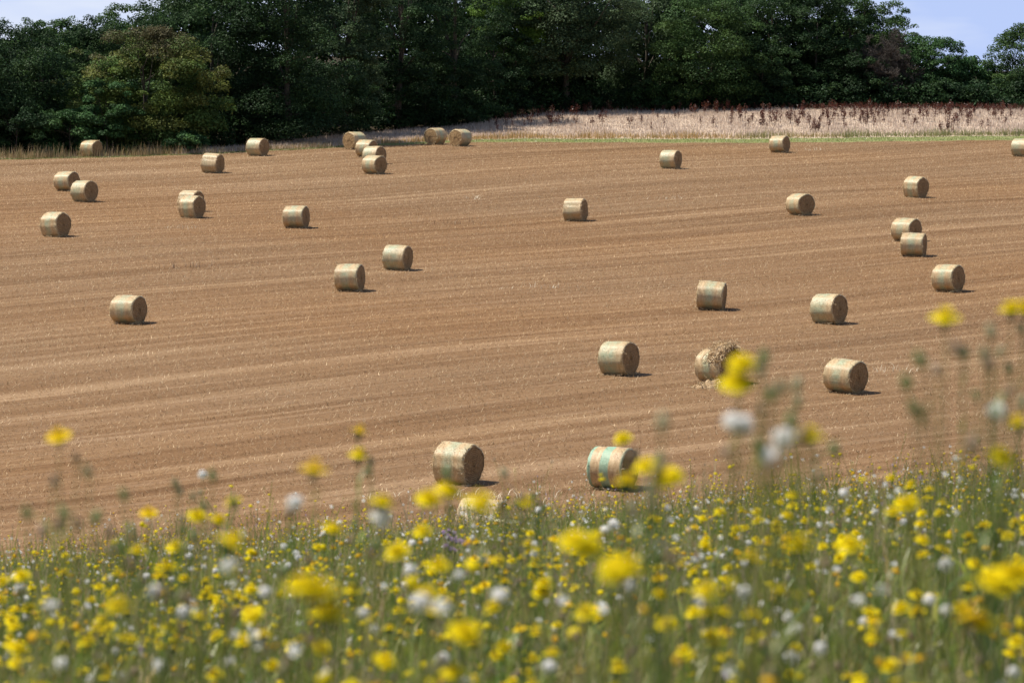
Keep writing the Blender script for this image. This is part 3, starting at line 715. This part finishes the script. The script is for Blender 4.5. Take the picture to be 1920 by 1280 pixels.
# flower parts, modelled once
def yellow_head(rg, r=.019, petals=26, rings=3, dome=.35, warm=0.):
    mb = MB()
    for q in range(rings):
        rr = r * (1 - .27 * q); el = R(8 + 24 * q) * (dome / .35)
        for j in range(petals - 5 * q):
            a = 2 * np.pi * j / (petals - 5 * q) + rg.normal() * .08; L = rr * rg.uniform(.85, 1.1)
            rad = np.array([math.cos(a), math.sin(a), 0]); tg = np.array([-math.sin(a), math.cos(a), 0]); w = r * .20
            def pt(s, e): return rad * (.06 * r + L * s * math.cos(e)) + np.array([0, 0, L * s * math.sin(e) + .002 * q])
            p0, p1, p2 = pt(0, el), pt(.55, el), pt(1, el - .25)
            c = np.array([.95, .80, .012]) * (1 - warm) + np.array([.92, .64, .012]) * warm
            mb.add([p0 - tg * w * .5, p0 + tg * w * .5, p1 + tg * w, p1 - tg * w, p2 + tg * w * .8, p2 - tg * w * .8], [[0, 1, 2, 3], [3, 2, 4, 5]], c * rg.uniform(.85, 1.08) * (1 - .04 * q))
    k = 10; th = np.arange(k) * 2 * np.pi / k                     # the tight middle of the head
    dome_ = np.concatenate([[[0, 0, r * .52]], np.stack([r * .34 * np.cos(th), r * .34 * np.sin(th), np.full(k, r * .36)], 1), np.stack([r * .5 * np.cos(th), r * .5 * np.sin(th), np.full(k, r * .05)], 1)])
    mb.add(dome_, [[0, 1 + j, 1 + (j + 1) % k] for j in range(k)], (.93, .70, .012)); mb.add(dome_, [[1 + j, 11 + j, 11 + (j + 1) % k, 1 + (j + 1) % k] for j in range(k)], (.93, .74, .012))
    return mb
def calyx(r=.0075, h=.014, colr=(.07, .11, .035)):
    mb = MB(); k = 8; th = np.arange(k) * 2 * np.pi / k; rows = []
    for z, q in ((0.001, 1.0), (-.4 * h, 1.12), (-.8 * h, .8), (-1.05 * h, .25)):
        rows.append(np.stack([r * q * np.cos(th), r * q * np.sin(th), np.full(k, z)], 1))
    f = [[i * k + j, i * k + (j + 1) % k, (i + 1) * k + (j + 1) % k, (i + 1) * k + j] for i in range(3) for j in range(k)]
    mb.add(np.concatenate(rows), f, colr); return mb
def puff(rg, r=.016, n=150):
    d = unit(rg.normal(size=(n, 3))); d[:, 2] = np.abs(d[:, 2]) * np.where(rg.uniform(0, 1, n) < .8, 1, -1) ; d = unit(d)
    v, f = diamonds(d * (r * rg.uniform(.45, 1, n))[:, None], d + rg.normal(size=(n, 3)) * .5, np.full(n, r * .75), .6, rg)
    mb = MB(); mb.add(v, f); mb.t[-1] = np.repeat(np.array([.97, .95, .91]) * rg.uniform(.9, 1.03, (n, 1)), 4, 0); return mb
def bud_head(rg, colr, r=.007, h=.022):
    mb = MB(); k = 7; th = np.arange(k) * 2 * np.pi / k; rows = []
    for z, q in ((0, .3), (.2, .95), (.5, 1.0), (.8, .7), (1.0, .3)):
        rows.append(np.stack([r * q * np.cos(th), r * q * np.sin(th), np.full(k, z * h)], 1))
    mb.add(np.concatenate(rows), [[i * k + j, i * k + (j + 1) % k, (i + 1) * k + (j + 1) % k, (i + 1) * k + j] for i in range(4) for j in range(k)], colr); return mb
def knap_head(rg):
    mb = MB(); n = 46; d = unit(rg.normal(size=(n, 3)) + np.array([0, 0, .9]))
    v, f = straws(rg, d * .003 + np.array([0, 0, .008]), d, np.full(n, .014), np.full((n, 1), .0035)); mb.add(v, f, (.58, .42, .62)); return mb
def keep_data(mb, name, mat):
    o = mb.build(name, mat); d = o.data; bpy.data.objects.remove(o); return d
rg = np.random.default_rng(200)
D_yel = [keep_data(yellow_head(rg, .021, 26, 3, .30 + .12 * s, .0 if s < 5 else .7), "flower_head", M_petal) for s in range(6)]
D_cal = keep_data(calyx(), "calyx", M_herb)
D_puf = [keep_data(puff(rg, .0155 + .001 * s), "seed_head", M_petal) for s in range(3)]
D_bud = [keep_data(bud_head(rg, c), "flower_bud", M_herb) for c in ((.22, .29, .09), (.36, .33, .17), (.38, .27, .17))]
D_knp = keep_data(knap_head(rg), "flower_head", M_petal)

def stem_mb(rg, heads, h, leaves=6):
    """a stem that forks below each head (heads are local points), with lance shaped leaves"""
    mb = MB(); c0 = np.array(GREENS[rg.choice(4)]) * rg.uniform(.7, 1.15)
    top = np.array(heads[0]); fork = np.array([top[0] * .35, top[1] * .35, top[2] * rg.uniform(.5, .68)])
    mb.add(*tube([(0, 0, -.05), fork * np.array([.4, .4, .5]), fork], [.0024, .002, .0016], 4), t=c0)
    for hd in heads:
        hd = np.array(hd); m = (fork + hd) / 2 + np.array([(hd[0] - fork[0]) * .25, (hd[1] - fork[1]) * .25, -.01])
        mb.add(*tube([fork, m, hd - np.array([0, 0, .012])], [.0015, .0013, .0011], 4), t=c0)
    K = leaves; z = rg.uniform(.08, .8, K) * fork[2]; b = np.column_stack([fork[0] * z / fork[2] * .6, fork[1] * z / fork[2] * .6, z])
    v, f, tt = blades(b, rg.uniform(.07, .20, K), rg.uniform(.012, .030, K), rg.uniform(.5, 1.6, K), np.repeat(c0[None], K, 0), rg); mb.add(v, f, c0)
    if h > .62:                                                # small leaves and side shoots up the tall ones
        K = int(4 + 4 * h); z = rg.uniform(.45, .97, K); t_ = np.array(heads[rg.integers(len(heads))]); b = fork + (t_ - fork) * ((z - .45) / .55)[:, None]
        v, f, tt = blades(b, rg.uniform(.015, .06, K), rg.uniform(.003, .009, K), rg.uniform(.3, 1.6, K), c0 * rg.uniform(.8, 1.5, (K, 1)), rg); mb.add(v, f); mb.t[-1] = tt
    return mb

def add_child(parent, name, data, loc, tilt=(0, 0), rz=0, s=1.0):
    c = bpy.data.objects.new(name, data); col.objects.link(c); c.parent = parent
    c.location = loc; c.rotation_euler = (tilt[0], tilt[1], rz); c.scale = (s, s, s); return c

def head_child(o, kind, hd, rg, s=1.0):
    tl = (rg.normal() * .22 + (.14 if kind == 'yellow' else .15), rg.normal() * .25)
    if kind == "yellow":
        c = add_child(o, "flower_head", D_yel[rg.integers(5 if s > 1.02 else 6)], hd, tl, rg.uniform(-.6, .6), s)
        add_child(c, "calyx", D_cal, (0, 0, -.001))
    elif kind == "white":
        c = add_child(o, "seed_head", D_puf[rg.integers(3)], hd, tl, rg.uniform(0, 6.28), s); add_child(c, "calyx", D_cal, (0, 0, -.004), s=.7)
    elif kind == "bud": add_child(o, "flower_bud", D_bud[rg.integers(3)], (hd[0], hd[1], hd[2] - .012), tl, 0, s)
    elif kind == "purple":
        c = add_child(o, "flower_head", D_knp, hd, tl, rg.uniform(0, 6.28), s); add_child(c, "calyx", D_cal, (0, 0, 0), s=.8)

NAMES = {"yellow": "yellow_wildflower", "white": "seed_head_plant", "bud": "budding_plant", "purple": "knapweed_plant"}
def plant(kind, P, dist, label, group, extra=(), seed=0, s=1.0):
    """P is the place of the main head; extra heads are (kind, dx, dy, dz)"""
    rg = np.random.default_rng(seed); lean = rg.normal(size=2) * .05
    bx, by = P.x - lean[0], P.y - lean[1]; z0 = float(ground(bx, by))
    o = empty(NAMES[kind], (bx, by, z0)); tag(o, label, "wildflower", group)
    hs = [(P.x - bx, P.y - by, max(P.z - z0, .12))]; kinds = [kind]
    for k2, dx, dy, dz in extra: hs.append((hs[0][0] + dx, hs[0][1] + dy, max(hs[0][2] + dz, .1))); kinds.append(k2)
    stem_mb(rg, hs, hs[0][2], 7).build("stem", M_herb, o)
    for k2, hd in zip(kinds, hs): head_child(o, k2, hd, rg, s * rg.uniform(.92, 1.1))
    return o

GY, GW, GB = "yellow wildflowers in the meadow", "white seed heads in the meadow", "budding stalks in the meadow"
named = [  # kind, bearing of the head, distance, label, further heads
 ("yellow", 110, 820, 6.6, "blurred yellow wildflower standing alone over the stubble with a dark bud stalk beside it", [("bud", .03, 0, -.03)]),
 ("yellow", 673, 811, 8.0, "yellow wildflower with two heads one above the other over the stubble", [("yellow", .0, 0, -.048), ("bud", .025, 0, -.06)]),
 ("yellow", 588, 882, 5.6, "broad blurred yellow wildflower beside the two headed one", []),
 ("yellow", 1168, 822, 8.6, "small blurred yellow wildflower above the mint striped bale", [("bud", .03, 0, -.03)]),
 ("yellow", 1212, 872, 6.2, "yellow wildflower with three heads overlapping the mint striped bale", [("yellow", -.032, 0, -.028), ("yellow", .036, 0, -.018)]),
 ("yellow", 1392, 682, 5.4, "tall yellow wildflower with two heads overlapping the burst bale", [("yellow", -.008, 0, -.026), ("bud", .03, 0, .01), ("bud", .04, 0, -.04)]),
 ("yellow", 1516, 816, 5.6, "flat sided yellow wildflower touching the blurred white seed heads", [("bud", .04, 0, -.02), ("bud", -.02, 0, .05)]),
 ("yellow", 1772, 597, 5.8, "highest blurred yellow wildflower with dark buds over the stubble", [("bud", .03, 0, -.05), ("bud", -.01, 0, -.075)]),
 ("yellow", 1896, 580, 6.6, "yellow wildflower pair at the picture's edge level with the highest one", [("yellow", .025, 0, .002), ("bud", .02, 0, -.03), ("bud", -.02, 0, -.07), ("bud", .0, 0, -.10)]),
 ("yellow", 1908, 795, 6.0, "yellow wildflower at the picture's edge next to a large white seed head", [("yellow", -.025, 0, -.05)]),
 ("white", 1868, 772, 6.0, "large white seed head at the picture's edge next to a yellow flower", [("bud", -.03, 0, .03)]),
 ("white", 1470, 822, 5.2, "blurred white seed head cluster over the stubble below the burst bale", [("white", -.055, 0, .018), ("white", -.07, 0, .022), ("white", -.018, 0, -.026), ("bud", -.08, 0, -.015)]),
 ("white", 553, 943, 6.6, "big round white seed head in front of the stubble beside yellow flowers", []),
 ("yellow", 900, 945, 5.4, "yellow wildflower covering the almost buried pale bale", []),
 ("yellow", 982, 942, 8.6, "ragged yellow wildflower just beside the almost buried bale", []),
 ("yellow", 717, 940, 6.6, "yellow wildflower with a white seed head hanging under it", [("white", -.002, 0, -.028)]),
 ("yellow", 803, 937, 6.6, "orange tinted yellow wildflower below the largest bale", [("yellow", .035, 0, .018), ("bud", .03, 0, .05)]),
 ("yellow", 278, 963, 9.0, "small round yellow wildflower alone above the meadow edge on the open side", []),
 ("yellow", 433, 1018, 5.5, "large yellow wildflower with smaller ones above it near the meadow edge", []),
 ("yellow", 437, 940, 8.4, "yellow wildflower standing highest above the large one near the meadow edge", []),
 ("yellow", 570, 1095, 4.2, "largest blurred yellow wildflower with a double head", [("yellow", .017, 0, -.006), ("yellow", .03, 0, -.034)]),
 ("yellow", 1078, 1012, 5.2, "slanting double yellow wildflower in front of the mint striped bale", [("yellow", .015, .01, -.008)]),
 ("yellow", 1155, 1063, 4.9, "wide double yellow wildflower low in front of the mint striped bale", [("yellow", .016, 0, -.002)]),
 ("yellow", 1840, 1170, 4.9, "large orange yellow wildflower low at the picture's edge", [("yellow", -.015, 0, .010)]),
 ("yellow", 1888, 1080, 5.2, "wide yellow wildflower row at the picture's edge above the large orange one", [("yellow", .02, 0, .003), ("yellow", -.02, 0, -.006)]),
 ("yellow", 1497, 1022, 5.4, "broad single yellow wildflower in the middle of the meadow beside a rusty stalk", []),
 ("yellow", 1325, 1110, 5.8, "two stacked yellow wildflower heads beside a white seed head", [("yellow", .004, 0, -.032)]),
 ("white", 1395, 1112, 7.6, "white seed head beside the two stacked yellow heads", []),
 ("white", 430, 1063, 6.4, "white seed head below the large yellow flower near the meadow edge", []),
 ("white", 937, 1117, 7.2, "bright white seed head touching a yellow flower low in the middle", [("yellow", -.012, 0, -.022)]),
]
for i_, (k, px, py, d, lb, ex) in enumerate(named):
    plant(k, sight(px, py, d), d, lb, GY if k == "yellow" else GW, ex, 300 + i_, .82 if k == 'white' else 1.03)
more = [("yellow", q[0], q[1], 320 / q[2]) for q in [(369, 968, 36), (410, 975, 34), (313, 1062, 44), (256, 1033, 32), (40, 1080, 34), (222, 1133, 50), (745, 1035, 46), (792, 997, 38), (822, 1062, 46), (1408, 1045, 46), (1595, 1024, 48), (870, 1187, 60), (1487, 928, 25), (1700, 945, 46), (1675, 960, 36), (1710, 938, 36), (800, 1115, 54), (810, 1145, 50), (605, 1150, 50), (1020, 1095, 34), (1015, 1110, 34), (625, 990, 44), (190, 1163, 30), (120, 1075, 24), (145, 1045, 22), (660, 1108, 34), (935, 1050, 26), (990, 1020, 26), (1410, 1150, 44), (1415, 1195, 40), (1690, 1140, 38), (1720, 1148, 34), (1800, 1140, 40), (1490, 1215, 30), (975, 1180, 28), (730, 1178, 26), (510, 1248, 32), (720, 1240, 48), (850, 1262, 50), (1100, 1150, 46), (1160, 1255, 40), (30, 1238, 30), (155, 1260, 28), (330, 1027, 34), (300, 1080, 24), (1730, 1012, 30), (1765, 1028, 24), (1880, 1105, 44), (1610, 1080, 28), (1635, 1180, 26), (1480, 1265, 30), (1660, 1260, 26), (470, 1105, 26), (1000, 1060, 24), (1250, 1168, 40), (945, 1215, 40), (1520, 1000, 24), (1350, 960, 22), (1895, 1225, 30), (600, 1215, 40), (405, 1190, 30)]] + \
       [("white", q[0], q[1], 290 / q[2]) for q in [(290, 1110, 44), (95, 1137, 42), (497, 1110, 34), (1327, 1190, 32), (115, 1245, 36), (610, 1265, 36), (860, 1080, 34), (1180, 1100, 40), (1640, 960, 18), (700, 1180, 30), (1465, 970, 18), (1540, 1215, 36), (380, 890, 24), (1620, 1165, 28), (770, 1070, 36), (790, 1130, 50), (680, 1150, 34), (1900, 1260, 34), (430, 1240, 30), (1030, 1250, 36)]] + \
       [("bud", q[0], q[1], q[2]) for q in [(168, 880, 5.5), (235, 925, 6), (1490, 720, 5.4), (1240, 790, 4.6), (1800, 650, 5), (948, 885, 8), (400, 890, 7), (250, 1000, 6), (1430, 690, 5), (1180, 850, 7), (540, 960, 8), (695, 880, 7), (330, 905, 8), (1860, 620, 5.6), (100, 900, 6), (1000, 930, 10)]]
LBL = {"yellow": "blurred yellow wildflower rising from the close part of the flower meadow", "white": "blurred fluffy white seed head rising from the close part of the flower meadow", "bud": "thin blurred green bud stalk reaching up in front of the stubble field"}
for i_, (k, px, py, d) in enumerate(more):
    rg = np.random.default_rng(900 + i_); ex = []
    if k == "bud": ex = [("bud", rg.normal() * .03, rg.normal() * .03, -rg.uniform(.0, .17)) for _ in range(4)]
    elif rg.uniform() < .5: ex = [("bud", rg.normal() * .03, rg.normal() * .02, -rg.uniform(.02, .07))]
    plant(k, sight(px, py, d), d, LBL[k], {"yellow": GY, "white": GW, "bud": GB}[k] + (" among the closest" if k != "bud" else ""), ex, 900 + i_, 1.05 if k == "yellow" else 1.05 if k == "bud" else .8)

# individuals a little farther off
def band(n, y0, y1):
    X, Y = [], []
    while len(X) < n:
        x_, y_ = in_view(1, y0, y1, .1)
        if crest_keep(x_, y_)[0] and rng.uniform() < drift(x_, y_)[0]: X.append(float(x_[0])); Y.append(float(y_[0]))
    return zip(X, Y)
def free(kind, n, y0, y1, label, group, seed, s=1.0, hh=(.50, .80)):
    for j, (x, y) in enumerate(band(n, y0, y1)):
        rg = np.random.default_rng(seed + j); ex = []
        for q in range(rg.integers(0, 4)):
            k2 = kind if rg.uniform() < .6 else "bud"; ex.append((k2, rg.normal() * .06, rg.normal() * .06, -rg.uniform(0, .14)))
        plant(kind, Vector((x, y, float(ground(x, y)) + rg.uniform(*hh))), y, label, group, ex, seed + j, s)
free("yellow", 190, 7.5, 19, "small yellow wildflower in the middle depth of the flower meadow", GY + " farther off", 2000)
free("white", 32, 8, 21, "small fluffy white seed head in the middle depth of the flower meadow", GW + " farther off", 3000)
free("bud", 90, 5, 17, "green and brown bud stalk in the middle depth of the flower meadow", GB + " farther off", 4000)
for j in range(9):
    px, py = 840 + rng.normal() * 22, 1012 + rng.normal() * 7; x, y = None, None
    P = sight(px, py, 27 + rng.normal() * 2); plant("purple", P, 27, "lilac knapweed flower in the small patch below the largest bale", "lilac knapweeds in one patch", [("purple", .03, 0, -.02), ("bud", -.03, 0, -.04)], 5000 + j, 1.2)

# a flat cream flower cluster near the crest
P = sight(946, 978, 40); z0 = float(ground(P.x, P.y)); yar = empty("yarrow_plant", (P.x, P.y, z0)); tag(yar, "cream flat topped flower cluster just below the almost buried bale", "wildflower")
rg = np.random.default_rng(61); h = max(P.z - z0, .3); mb = MB()
for j in range(9):
    e = np.array([rg.normal() * .07, rg.normal() * .05, h + rg.normal() * .02]); mb.add(*tube([(0, 0, 0), (0, 0, h * .6), e], [.003, .003, .002], 4), t=(.10, .13, .05))
    nn = 26; v, f = diamonds(e + rg.normal(size=(nn, 3)) * np.array([.022, .022, .004]), np.array([0, 0, 1.]) + rg.normal(size=(nn, 3)) * .4, np.full(nn, .016), .9, rg)
    c = MB(); c.add(v, f, (.78, .74, .48)); c.build("flower_head", M_petal, yar)
mb.build("stem", M_herb, yar)

# everything smaller and beyond counting: one mass of wildflowers
def mass(n, y0, y1, seed, lod):
    rg = np.random.default_rng(seed); X, Y = in_view(n, y0, y1, 1.6); keep = crest_keep(X, Y) & (rg.uniform(0, 1, n) < drift(X, Y)); X, Y = X[keep], Y[keep]; n = len(X)
    h = rg.gamma(22, .028, n).clip(.3, 1.05); base = np.stack([X, Y, ground(X, Y)], 1)
    c = mixt(n, GREENS, GP)
    nh = 4; lean = rg.normal(size=(n, 2)) * .08
    fork = base + np.column_stack([lean * .4, h * rg.uniform(.5, .7, n)])
    heads = fork[:, None] + np.concatenate([rg.normal(size=(n, nh, 2)) * .075, (h[:, None] * rg.uniform(.15, .42, (n, nh)))[..., None]], 2)
    V, F, T, o = [], [], [], 0
    def push(v, f, t):
        nonlocal o
        V.append(v); F.append(f + o); T.append(t); o += len(v)
    def ribbon(A, B, w, t):
        K = len(A); th = rg.uniform(0, 3.14, K); s = np.stack([np.cos(th), np.sin(th), 0 * th], 1) * w
        v = np.stack([A - s, A + s, B + s * .6, B - s * .6], 1).reshape(-1, 3); push(v, np.arange(4 * K).reshape(-1, 4), np.repeat(t, 4, 0))
    w = .0026 if not lod else .004
    ribbon(base, fork, w, c)
    kind = np.where(rg.uniform(0, 1, (n, nh)) < (.26 if lod else .29), 0, np.where(rg.uniform(0, 1, (n, nh)) < .20, 1, 2)); kind[rg.uniform(0, 1, (n, nh)) < .015] = 3
    species = rg.uniform(0, 1, n); kind = np.where((species < .16)[:, None] & (kind == 0), 1, np.where((species >= .16)[:, None] & (kind == 1), np.where(rg.uniform(0, 1, (n, nh)) < .2, 1, 2), kind))
    for q in range(nh): ribbon(fork, heads[:, q] - np.array([0, 0, .005]), w * .7, c)
    hp = heads.reshape(-1, 3); hk = kind.ravel(); hc = np.repeat(c, nh, 0)
    # yellow discs: an 8 sided dome
    p = hp[hk == 0]; K = len(p); r = rg.uniform(.008, .0185, K); k = 8; th = np.arange(k) * 2 * np.pi / k
    nr = unit(np.array([0, -.45, 1.]) + rg.normal(size=(K, 3)) * .35); a = unit(np.cross(nr, rg.normal(size=(K, 3)))); b = np.cross(nr, a)
    ring = p[:, None] + r[:, None, None] * (np.cos(th)[None, :, None] * a[:, None] + np.sin(th)[None, :, None] * b[:, None]) * (1 + .18 * rg.normal(size=(K, k, 1))) + nr[:, None] * .003
    v = np.concatenate([(p + nr * (r * .35)[:, None])[:, None], ring, (p - nr * (r * .5)[:, None])[:, None]], 1); m = k + 2
    fy = np.array([[0, 1 + j, 1 + (j + 1) % k, 1 + (j + 1) % k] for j in range(k)])[:, :3]
    fb = np.array([[m - 1, 1 + (j + 1) % k, 1 + j] for j in range(k)])
    yc = np.where(rg.uniform(0, 1, (K, 1)) < .72, np.array([[.94, .77, .014]]), np.array([[.88, .55, .02]])) * rg.uniform(.75, 1.08, (K, 1))
    tt = np.repeat(yc, m, 0).reshape(K, m, 3).copy(); tt[:, -1] = (.10, .12, .03)
    tri_v, tri_f, tri_t = v.reshape(-1, 3), (np.arange(K)[:, None, None] * m + np.concatenate([fy, fb])[None]).reshape(-1, 3), tt.reshape(-1, 3)
    # puffs and buds
    for kd, nn, sz, cc in ((1, 14, .0125, (.95, .93, .89)), (2, 4, .008, None), (3, 8, .009, (.55, .42, .58))):
        p = hp[hk == kd]; K = len(p)
        if not K: continue
        d = unit(rg.normal(size=(K, nn, 3))); pos = p[:, None] + d * sz * rg.uniform(.5, 1, (K, nn, 1)) * (np.array([1, 1, .8]) if kd == 1 else np.array([.5, .5, 1.3]))
        v, f = diamonds(pos.reshape(-1, 3), d.reshape(-1, 3), np.full(K * nn, sz * (1.0 if kd == 1 else 1.6)), .7, rg)
        t = (np.array(cc) * rg.uniform(.8, 1.05, (K, 1))) if cc is not None else np.where(rg.uniform(0, 1, (K, 1)) < .45, np.array([[.40, .32, .23]]), hc[hk == 2]) * rg.uniform(.5, 1.3, (K, 1))
        push(v, f, np.repeat(t, 4 * nn, 0))
    # leaves
    L = 5; z = rg.uniform(.05, .75, (n, L)); b = base[:, None] + (fork - base)[:, None] * z[..., None]
    v, f, t = blades(b.reshape(-1, 3), rg.uniform(.06, .20, n * L), rg.uniform(.010, .026, n * L), rg.uniform(.4, 1.5, n * L), np.repeat(c, L, 0) * rg.uniform(.7, 1.2, (n * L, 1)), rg); push(v, f, t)
    V.append(tri_v); T.append(tri_t)
    return tag(mesh_obj("wildflower_meadow", np.concatenate(V), [np.concatenate(F), tri_f + o], M_petal, tint=np.concatenate(T)), kind="stuff")
mass(900, 4.5, 12, 71, 0); mass(2900, 12, 26, 72, 0); mass(10500, 26, 64, 73, 1)

# ------------------------------------------------------------------ light, sky, camera
EL, AZ = R(61), math.atan2(-.90, .16)
sun = bpy.data.lights.new("sun", 'SUN'); sun.energy = 4.9; sun.angle = R(.53); sun.color = (1, .945, .85)
so = bpy.data.objects.new("sun", sun); col.objects.link(so)
dirv = Vector((math.sin(AZ) * math.cos(EL), math.cos(AZ) * math.cos(EL), math.sin(EL)))
so.rotation_euler = dirv.to_track_quat('Z', 'Y').to_euler(); so.location = dirv * 200
wd = bpy.data.worlds.new("World"); scene.world = wd; wd.use_nodes = True; nt = wd.node_tree; nt.nodes.clear()
out = N(nt, "ShaderNodeOutputWorld"); bg = N(nt, "ShaderNodeBackground"); bg.inputs["Strength"].default_value = .085
sky = N(nt, "ShaderNodeTexSky", sky_type='NISHITA'); sky.sun_disc = False; sky.sun_elevation = EL; sky.sun_rotation = AZ
sky.air_density = 1.0; sky.dust_density = .4; sky.ozone_density = 2.0; sky.altitude = 200
tc = N(nt, "ShaderNodeTexCoord").outputs["Generated"]
lift = N(nt, "ShaderNodeVectorMath", operation='ADD'); nt.links.new(tc, lift.inputs[0]); lift.inputs[1].default_value = (0, 0, .13)
nrmz = N(nt, "ShaderNodeVectorMath", operation='NORMALIZE'); nt.links.new(lift.outputs[0], nrmz.inputs[0]); nt.links.new(nrmz.outputs[0], sky.inputs["Vector"])
cl = noise(nt, mapping(nt, tc, (3, 3, 14)), 2.2, 5, .6)
sz = N(nt, "ShaderNodeSeparateXYZ"); nt.links.new(tc, sz.inputs[0])          # thin pale cloud, thickest low over the horizon
low = ramp(nt, sz.outputs[2], [(.0, (1, 1, 1)), (.22, (.45, .45, .45)), (.6, (.12, .12, .12))])
haze_c = mixc(nt, ramp(nt, cl, [(.40, (0, 0, 0)), (.66, (1, 1, 1))]), (4.2, 5.2, 8.1), (6.6, 7.1, 8.3))
skyc = mixc(nt, low, sky.outputs[0], haze_c)
nt.links.new(skyc, bg.inputs["Color"]); nt.links.new(bg.outputs[0], out.inputs["Surface"])

cam = bpy.data.cameras.new("camera"); cam.lens = 135; cam.sensor_width = 36; cam.clip_start = .2; cam.clip_end = 20000
co = bpy.data.objects.new("camera", cam); col.objects.link(co); co.location = (0, 0, HC); co.rotation_euler = (math.pi / 2 - PITCH, 0, 0)
cam.dof.use_dof = True; cam.dof.focus_distance = 150; cam.dof.aperture_fstop = 6.3; cam.dof.aperture_blades = 9
scene.camera = co
scene.view_settings.view_transform = 'Standard'; scene.view_settings.look = 'None'; scene.view_settings.exposure = 0.50; scene.view_settings.gamma = 1
scene.render.engine = 'CYCLES'; scene.cycles.use_denoising = True; scene.cycles.max_bounces = 6; scene.cycles.transparent_max_bounces = 4
try:
    scene.cycles.denoiser = 'OPENIMAGEDENOISE'; scene.cycles.denoising_prefilter = 'ACCURATE'
except Exception: pass
